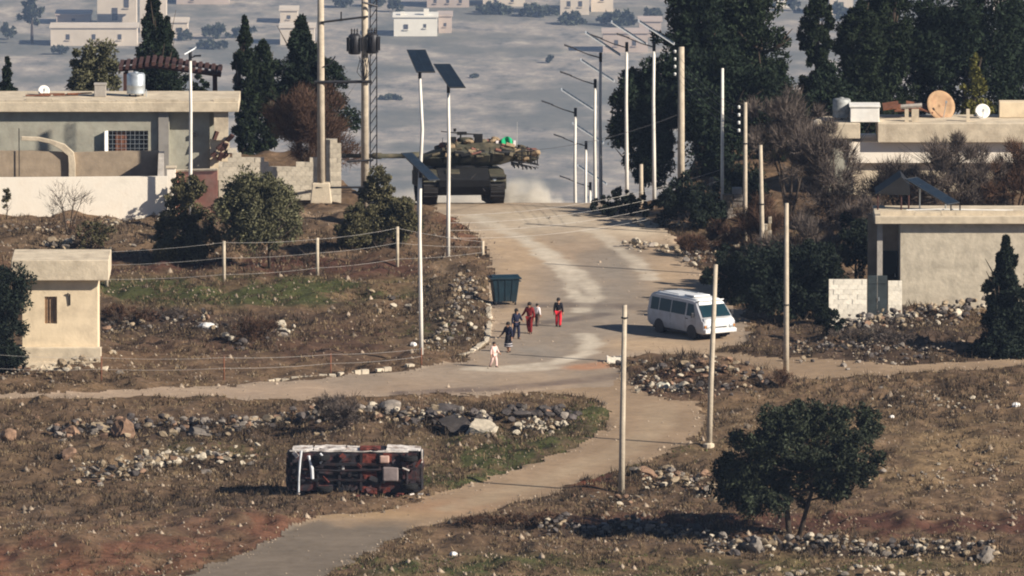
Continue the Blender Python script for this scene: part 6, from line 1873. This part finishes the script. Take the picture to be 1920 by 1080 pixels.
def edge_gravel(n, seed):
    rng = np.random.default_rng(seed)
    px, py = rng.uniform(-40, 1960, n), rng.uniform(398, 1095, n)
    d = np.stack([(px - 960) / FPX, CP + (540 - py) / FPX * SP, -SP + (540 - py) / FPX * CP], 1)
    k = -CAMH / d[:, 2]
    x, y = d[:, 0] * k, d[:, 1] * k
    a = which_road(x, y) > 0
    b = (which_road(x + .5, y) > 0) & (which_road(x - .5, y) > 0) & (which_road(x, y + 1.2) > 0) & (which_road(x, y - 1.2) > 0)
    keep = a & (~b | (rng.random(n) < .06))
    x, y = x[keep], y[keep]
    m = len(x)
    s = rng.uniform(.02, .06, m) * (1 + 1.5 * (rng.random(m) > .95))
    t = np.array([[1, 0, -.3], [-.5, .87, -.3], [-.5, -.87, -.3], [0.1, 0, .7]])
    T = t[None] * (s[:, None, None] * rng.uniform(.7, 1.3, (m, 4, 3)))
    V = T + np.stack([x, y, gz_arr(x, y) + .028], -1)[:, None, :]
    f = np.arange(m)[:, None, None] * 4 + np.array([[0, 1, 3], [1, 2, 3], [2, 0, 3], [0, 2, 1]])[None]
    o = link('road_gravel', np_mesh('road_gravel', V.reshape(-1, 3), f.reshape(-1, 3), MATS['loose_stone']))
    tag(o, 'loose gravel crumbled along the road edges', 'gravel', kind='stuff')
edge_gravel(26000, 306)

# ================================================================== the far plain
FW = [M('far_white_wall', (.72, .68, .6), .9, .1, .2), M('far_cream_wall', (.55, .47, .38), .9, .12, .2), M('far_pinkish_wall', (.42, .34, .29), .9, .12, .2)]
FDK = M('far_window_dark', (.06, .06, .07), .6, .1, 1)
def far_house(label, px0, px1, py_t, py_b, mi, wins=(), blocks=()):
    o = G_far((px0 + px1) / 2, py_b)
    s = ppm(o.y)
    w_, h = (px1 - px0) / s, (py_b - py_t) / s
    t = thing('distant_house', label, 'house', o, 0, 'houses on the hazy plain')
    box('wall', FW[mi], t, (0, 6, h / 2 - 1.5), (w_, 12, h + 3))
    box('roof', FW[mi], t, (0, 6, h + .2), (w_ + .8, 12.8, .4))
    for a, b, c, d in blocks: box('roof_block', FW[mi], t, ((a - .5) * w_, 4, h + .4 + d * h / 2), (b * w_, 3, d * h))
    for a, b, c, d in wins:
        wd = box('window', FDK, t, ((a - .5) * w_, -.02, b * h), (c * w_, .2, d * h))
        box('sill', FW[mi], wd, ((a - .5) * w_, -.15, (b - d / 2) * h - .15), (c * w_ + .5, .4, .25))
    return t
W2 = ((.28, .5, .1, .26), (.72, .55, .06, .2))
far_house('white distant house with two dark openings above the solar panels', 738, 820, 32, 68, 0, W2, ((.2, .1, 0, .15), (.75, .12, 0, .3)))
far_house('pinkish annexe touching the white distant house', 822, 847, 30, 62, 2, ((.5, .5, .2, .2),))
far_house('long low cream distant building left of the tall conifer', 94, 258, 52, 86, 1, ((.2, .5, .04, .3), (.5, .5, .04, .3), (.8, .5, .04, .3)))
far_house('tall pale distant building at the top left', 182, 256, -30, 50, 1, ((.45, .3, .14, .3), (.75, .6, .12, .3)))
far_house('pale distant building behind the tall conifer', 262, 312, -10, 62, 1, ((.6, .5, .2, .2),))
far_house('cream distant house left of the thin pole top', 525, 558, 20, 44, 1, ((.5, .5, .2, .3),))
far_house('small cream distant house behind the dark pointed conifer', 525, 590, 52, 84, 1, ((.7, .5, .15, .3),))
far_house('small pale distant house right of the tall conifer', 316, 352, 42, 70, 1, ((.5, .5, .2, .3),))
far_house('cream distant house at the top edge right of centre', 1050, 1105, -25, 28, 1, ((.3, .4, .12, .2), (.7, .4, .12, .2)))
far_house('second cream distant house at the top edge', 1108, 1150, -30, 22, 1, ((.5, .5, .15, .2),))
far_house('pale distant house behind the two lamp heads', 1130, 1215, 62, 98, 2, ((.3, .5, .08, .3), (.7, .5, .08, .3)))
far_house('pale distant house between the pines and the lamp heads', 1198, 1240, 40, 70, 2, ((.5, .5, .2, .3),))
far_house('row of distant houses at the top edge left of centre', 800, 880, -28, 14, 2, ((.2, .3, .06, .2), (.5, .3, .06, .2), (.8, .3, .06, .2)))
far_house('distant house at the top edge near the centre', 905, 985, -30, 12, 1, ((.3, .3, .06, .2), (.7, .3, .06, .2)))
far_house('low distant house at the top edge over the left conifers', 330, 430, -25, 8, 2, ((.3, .3, .06, .2),))
far_house('pinkish low distant house left of the tall pale one', 105, 170, 28, 46, 2, ((.5, .5, .1, .3),))
far_house('distant white house between the cypress tops', 1455, 1480, -22, 14, 0, ((.5, .5, .2, .3),))
far_house('distant pale house at the top right behind the pines', 1555, 1600, -10, 28, 1, ((.5, .5, .2, .3),))
far_house('distant pale house in the gap above the wide pine', 1862, 1900, -5, 30, 1, ((.5, .5, .2, .3),))
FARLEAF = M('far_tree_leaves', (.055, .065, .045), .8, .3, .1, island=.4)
def far_tree(label, px, py_b, py_t, wpx, seed):
    o = G_far(px, py_b)
    s = ppm(o.y)
    h, w_ = (py_b - py_t) / s, wpx / s
    rng = np.random.default_rng(seed)
    t = thing('distant_tree', label, 'tree', o, 0, 'trees on the hazy plain')
    P, O = crown_points('round' if wpx > 40 or h < w_ * 1.2 else 'column', 26, 45, rng, w_, h * .95)
    P[:, 2] += h * .05
    MB().tube([(0, 0, -.5), (0, 0, h * .6)], [h * .03, h * .01], 6).build('trunk', BARK, t)
    link('crown', leaf_mesh('crown', FARLEAF, P, max(.5, w_ * .09), rng, O), t)
for i, (px, b, a, w_, lb) in enumerate(((60, 82, -30, 58, 'tall bluish tree mass at the top left edge'), (15, 74, 40, 40, 'low bluish tree at the left edge'), (112, 102, 84, 40, 'low bluish shrub below the long cream building'),
        (345, 75, 50, 40, 'bluish tree left of the pergola'), (400, 72, 46, 60, 'bluish tree above the pergola, left one'), (455, 70, 46, 60, 'bluish tree above the pergola, right one'), (400, 92, 78, 60, 'low hazy bush above the pergola'),
        (640, 14, -10, 60, 'bluish tree at the top edge between the poles'), (700, 12, -10, 50, 'bluish tree at the top edge right of the poles'), (745, 22, 0, 40, 'bluish tree above the white distant house'), (930, 26, 8, 80, 'bluish tree row at the top edge, left one'),
        (1010, 30, 6, 70, 'bluish tree row at the top edge, right one'), (1075, 45, 24, 70, 'bluish hedge below the cream distant houses'), (1160, 48, 22, 80, 'bluish tree above the lamp heads'), (1225, 40, 14, 50, 'bluish tree touching the pine top'),
        (1030, 118, 104, 16, 'small far bush left of the dark lamp arm'), (890, 146, 140, 18, 'small dark far bush right of the second solar panel'), 
        (1490, 20, -20, 40, 'bluish tree between the pines'), (1575, 40, 0, 50, 'bluish tree behind the cypresses'), (735, 186, 180, 60, 'far low hedge left of the lamp poles'))):
    far_tree(lb, px, b, a, w_, 400 + i)
# ================================================================== dust behind the tank, haze over the whole place
def volume_mat(name, color, density, aniso=0.0, puff=None):
    m = bpy.data.materials.new(name)
    m.use_nodes = True
    nt = m.node_tree
    nt.nodes.clear()
    out = nt.nodes.new('ShaderNodeOutputMaterial')
    pv = nt.nodes.new('ShaderNodeVolumePrincipled')
    pv.inputs['Color'].default_value = (*color, 1)
    pv.inputs['Density'].default_value = density
    pv.inputs['Anisotropy'].default_value = aniso
    nt.links.new(pv.outputs[0], out.inputs['Volume'])
    if puff:
        tc = nt.nodes.new('ShaderNodeTexCoord')
        gr = nt.nodes.new('ShaderNodeTexGradient')
        gr.gradient_type = 'SPHERICAL'
        nt.links.new(tc.outputs['Object'], gr.inputs[0])
        nz = nt.nodes.new('ShaderNodeTexNoise')
        nz.inputs['Scale'].default_value = puff
        nz.inputs['Detail'].default_value = 3
        nt.links.new(tc.outputs['Object'], nz.inputs['Vector'])
        mr = nt.nodes.new('ShaderNodeMapRange')
        mr.inputs[1].default_value, mr.inputs[2].default_value, mr.inputs[3].default_value, mr.inputs[4].default_value = .38, .62, .0, 1.8
        nt.links.new(nz.outputs['Fac'], mr.inputs[0])
        m1 = nt.nodes.new('ShaderNodeMath'); m1.operation = 'MULTIPLY'
        pw = nt.nodes.new('ShaderNodeMath'); pw.operation = 'POWER'; pw.inputs[1].default_value = 1.8
        nt.links.new(gr.outputs['Fac'], pw.inputs[0])
        nt.links.new(pw.outputs[0], m1.inputs[0]); nt.links.new(mr.outputs[0], m1.inputs[1])
        m2 = nt.nodes.new('ShaderNodeMath'); m2.operation = 'MULTIPLY'
        nt.links.new(m1.outputs[0], m2.inputs[0]); m2.inputs[1].default_value = density
        nt.links.new(m2.outputs[0], pv.inputs['Density'])
    return m
def dust(label, px, py, Y, rx, ry, rz_, dens):
    bm = bmesh.new()
    bmesh.ops.create_icosphere(bm, subdivisions=3, radius=1)
    me = bpy.data.meshes.new('dust_cloud'); bm.to_mesh(me); bm.free()
    me.materials.append(volume_mat('dust', (.95, .9, .82), dens, 0.0, 2.2))
    o = link('dust_cloud', me)
    o.location = at_y(px, py, Y)
    o.scale = (rx, ry, rz_)
    tag(o, label, 'dust', kind='stuff')
dust('bright dust cloud thrown up right of the tank tracks', 985, 412, 617.5, 2.0, 2.2, 2.0, 20.0)
dust('thin dust drifting behind and left of the tank', 850, 404, 622, 4.2, 3.0, 1.6, 3.0)
hz = box('haze', volume_mat('haze_air', (.46, .64, 1.0), .000045, .0), None, (0, 4200, -174), (8200, 9900, 510))
tag(hz, 'pale bluish haze over the whole plain', 'haze', kind='stuff')
print('all done', len(bpy.data.objects))
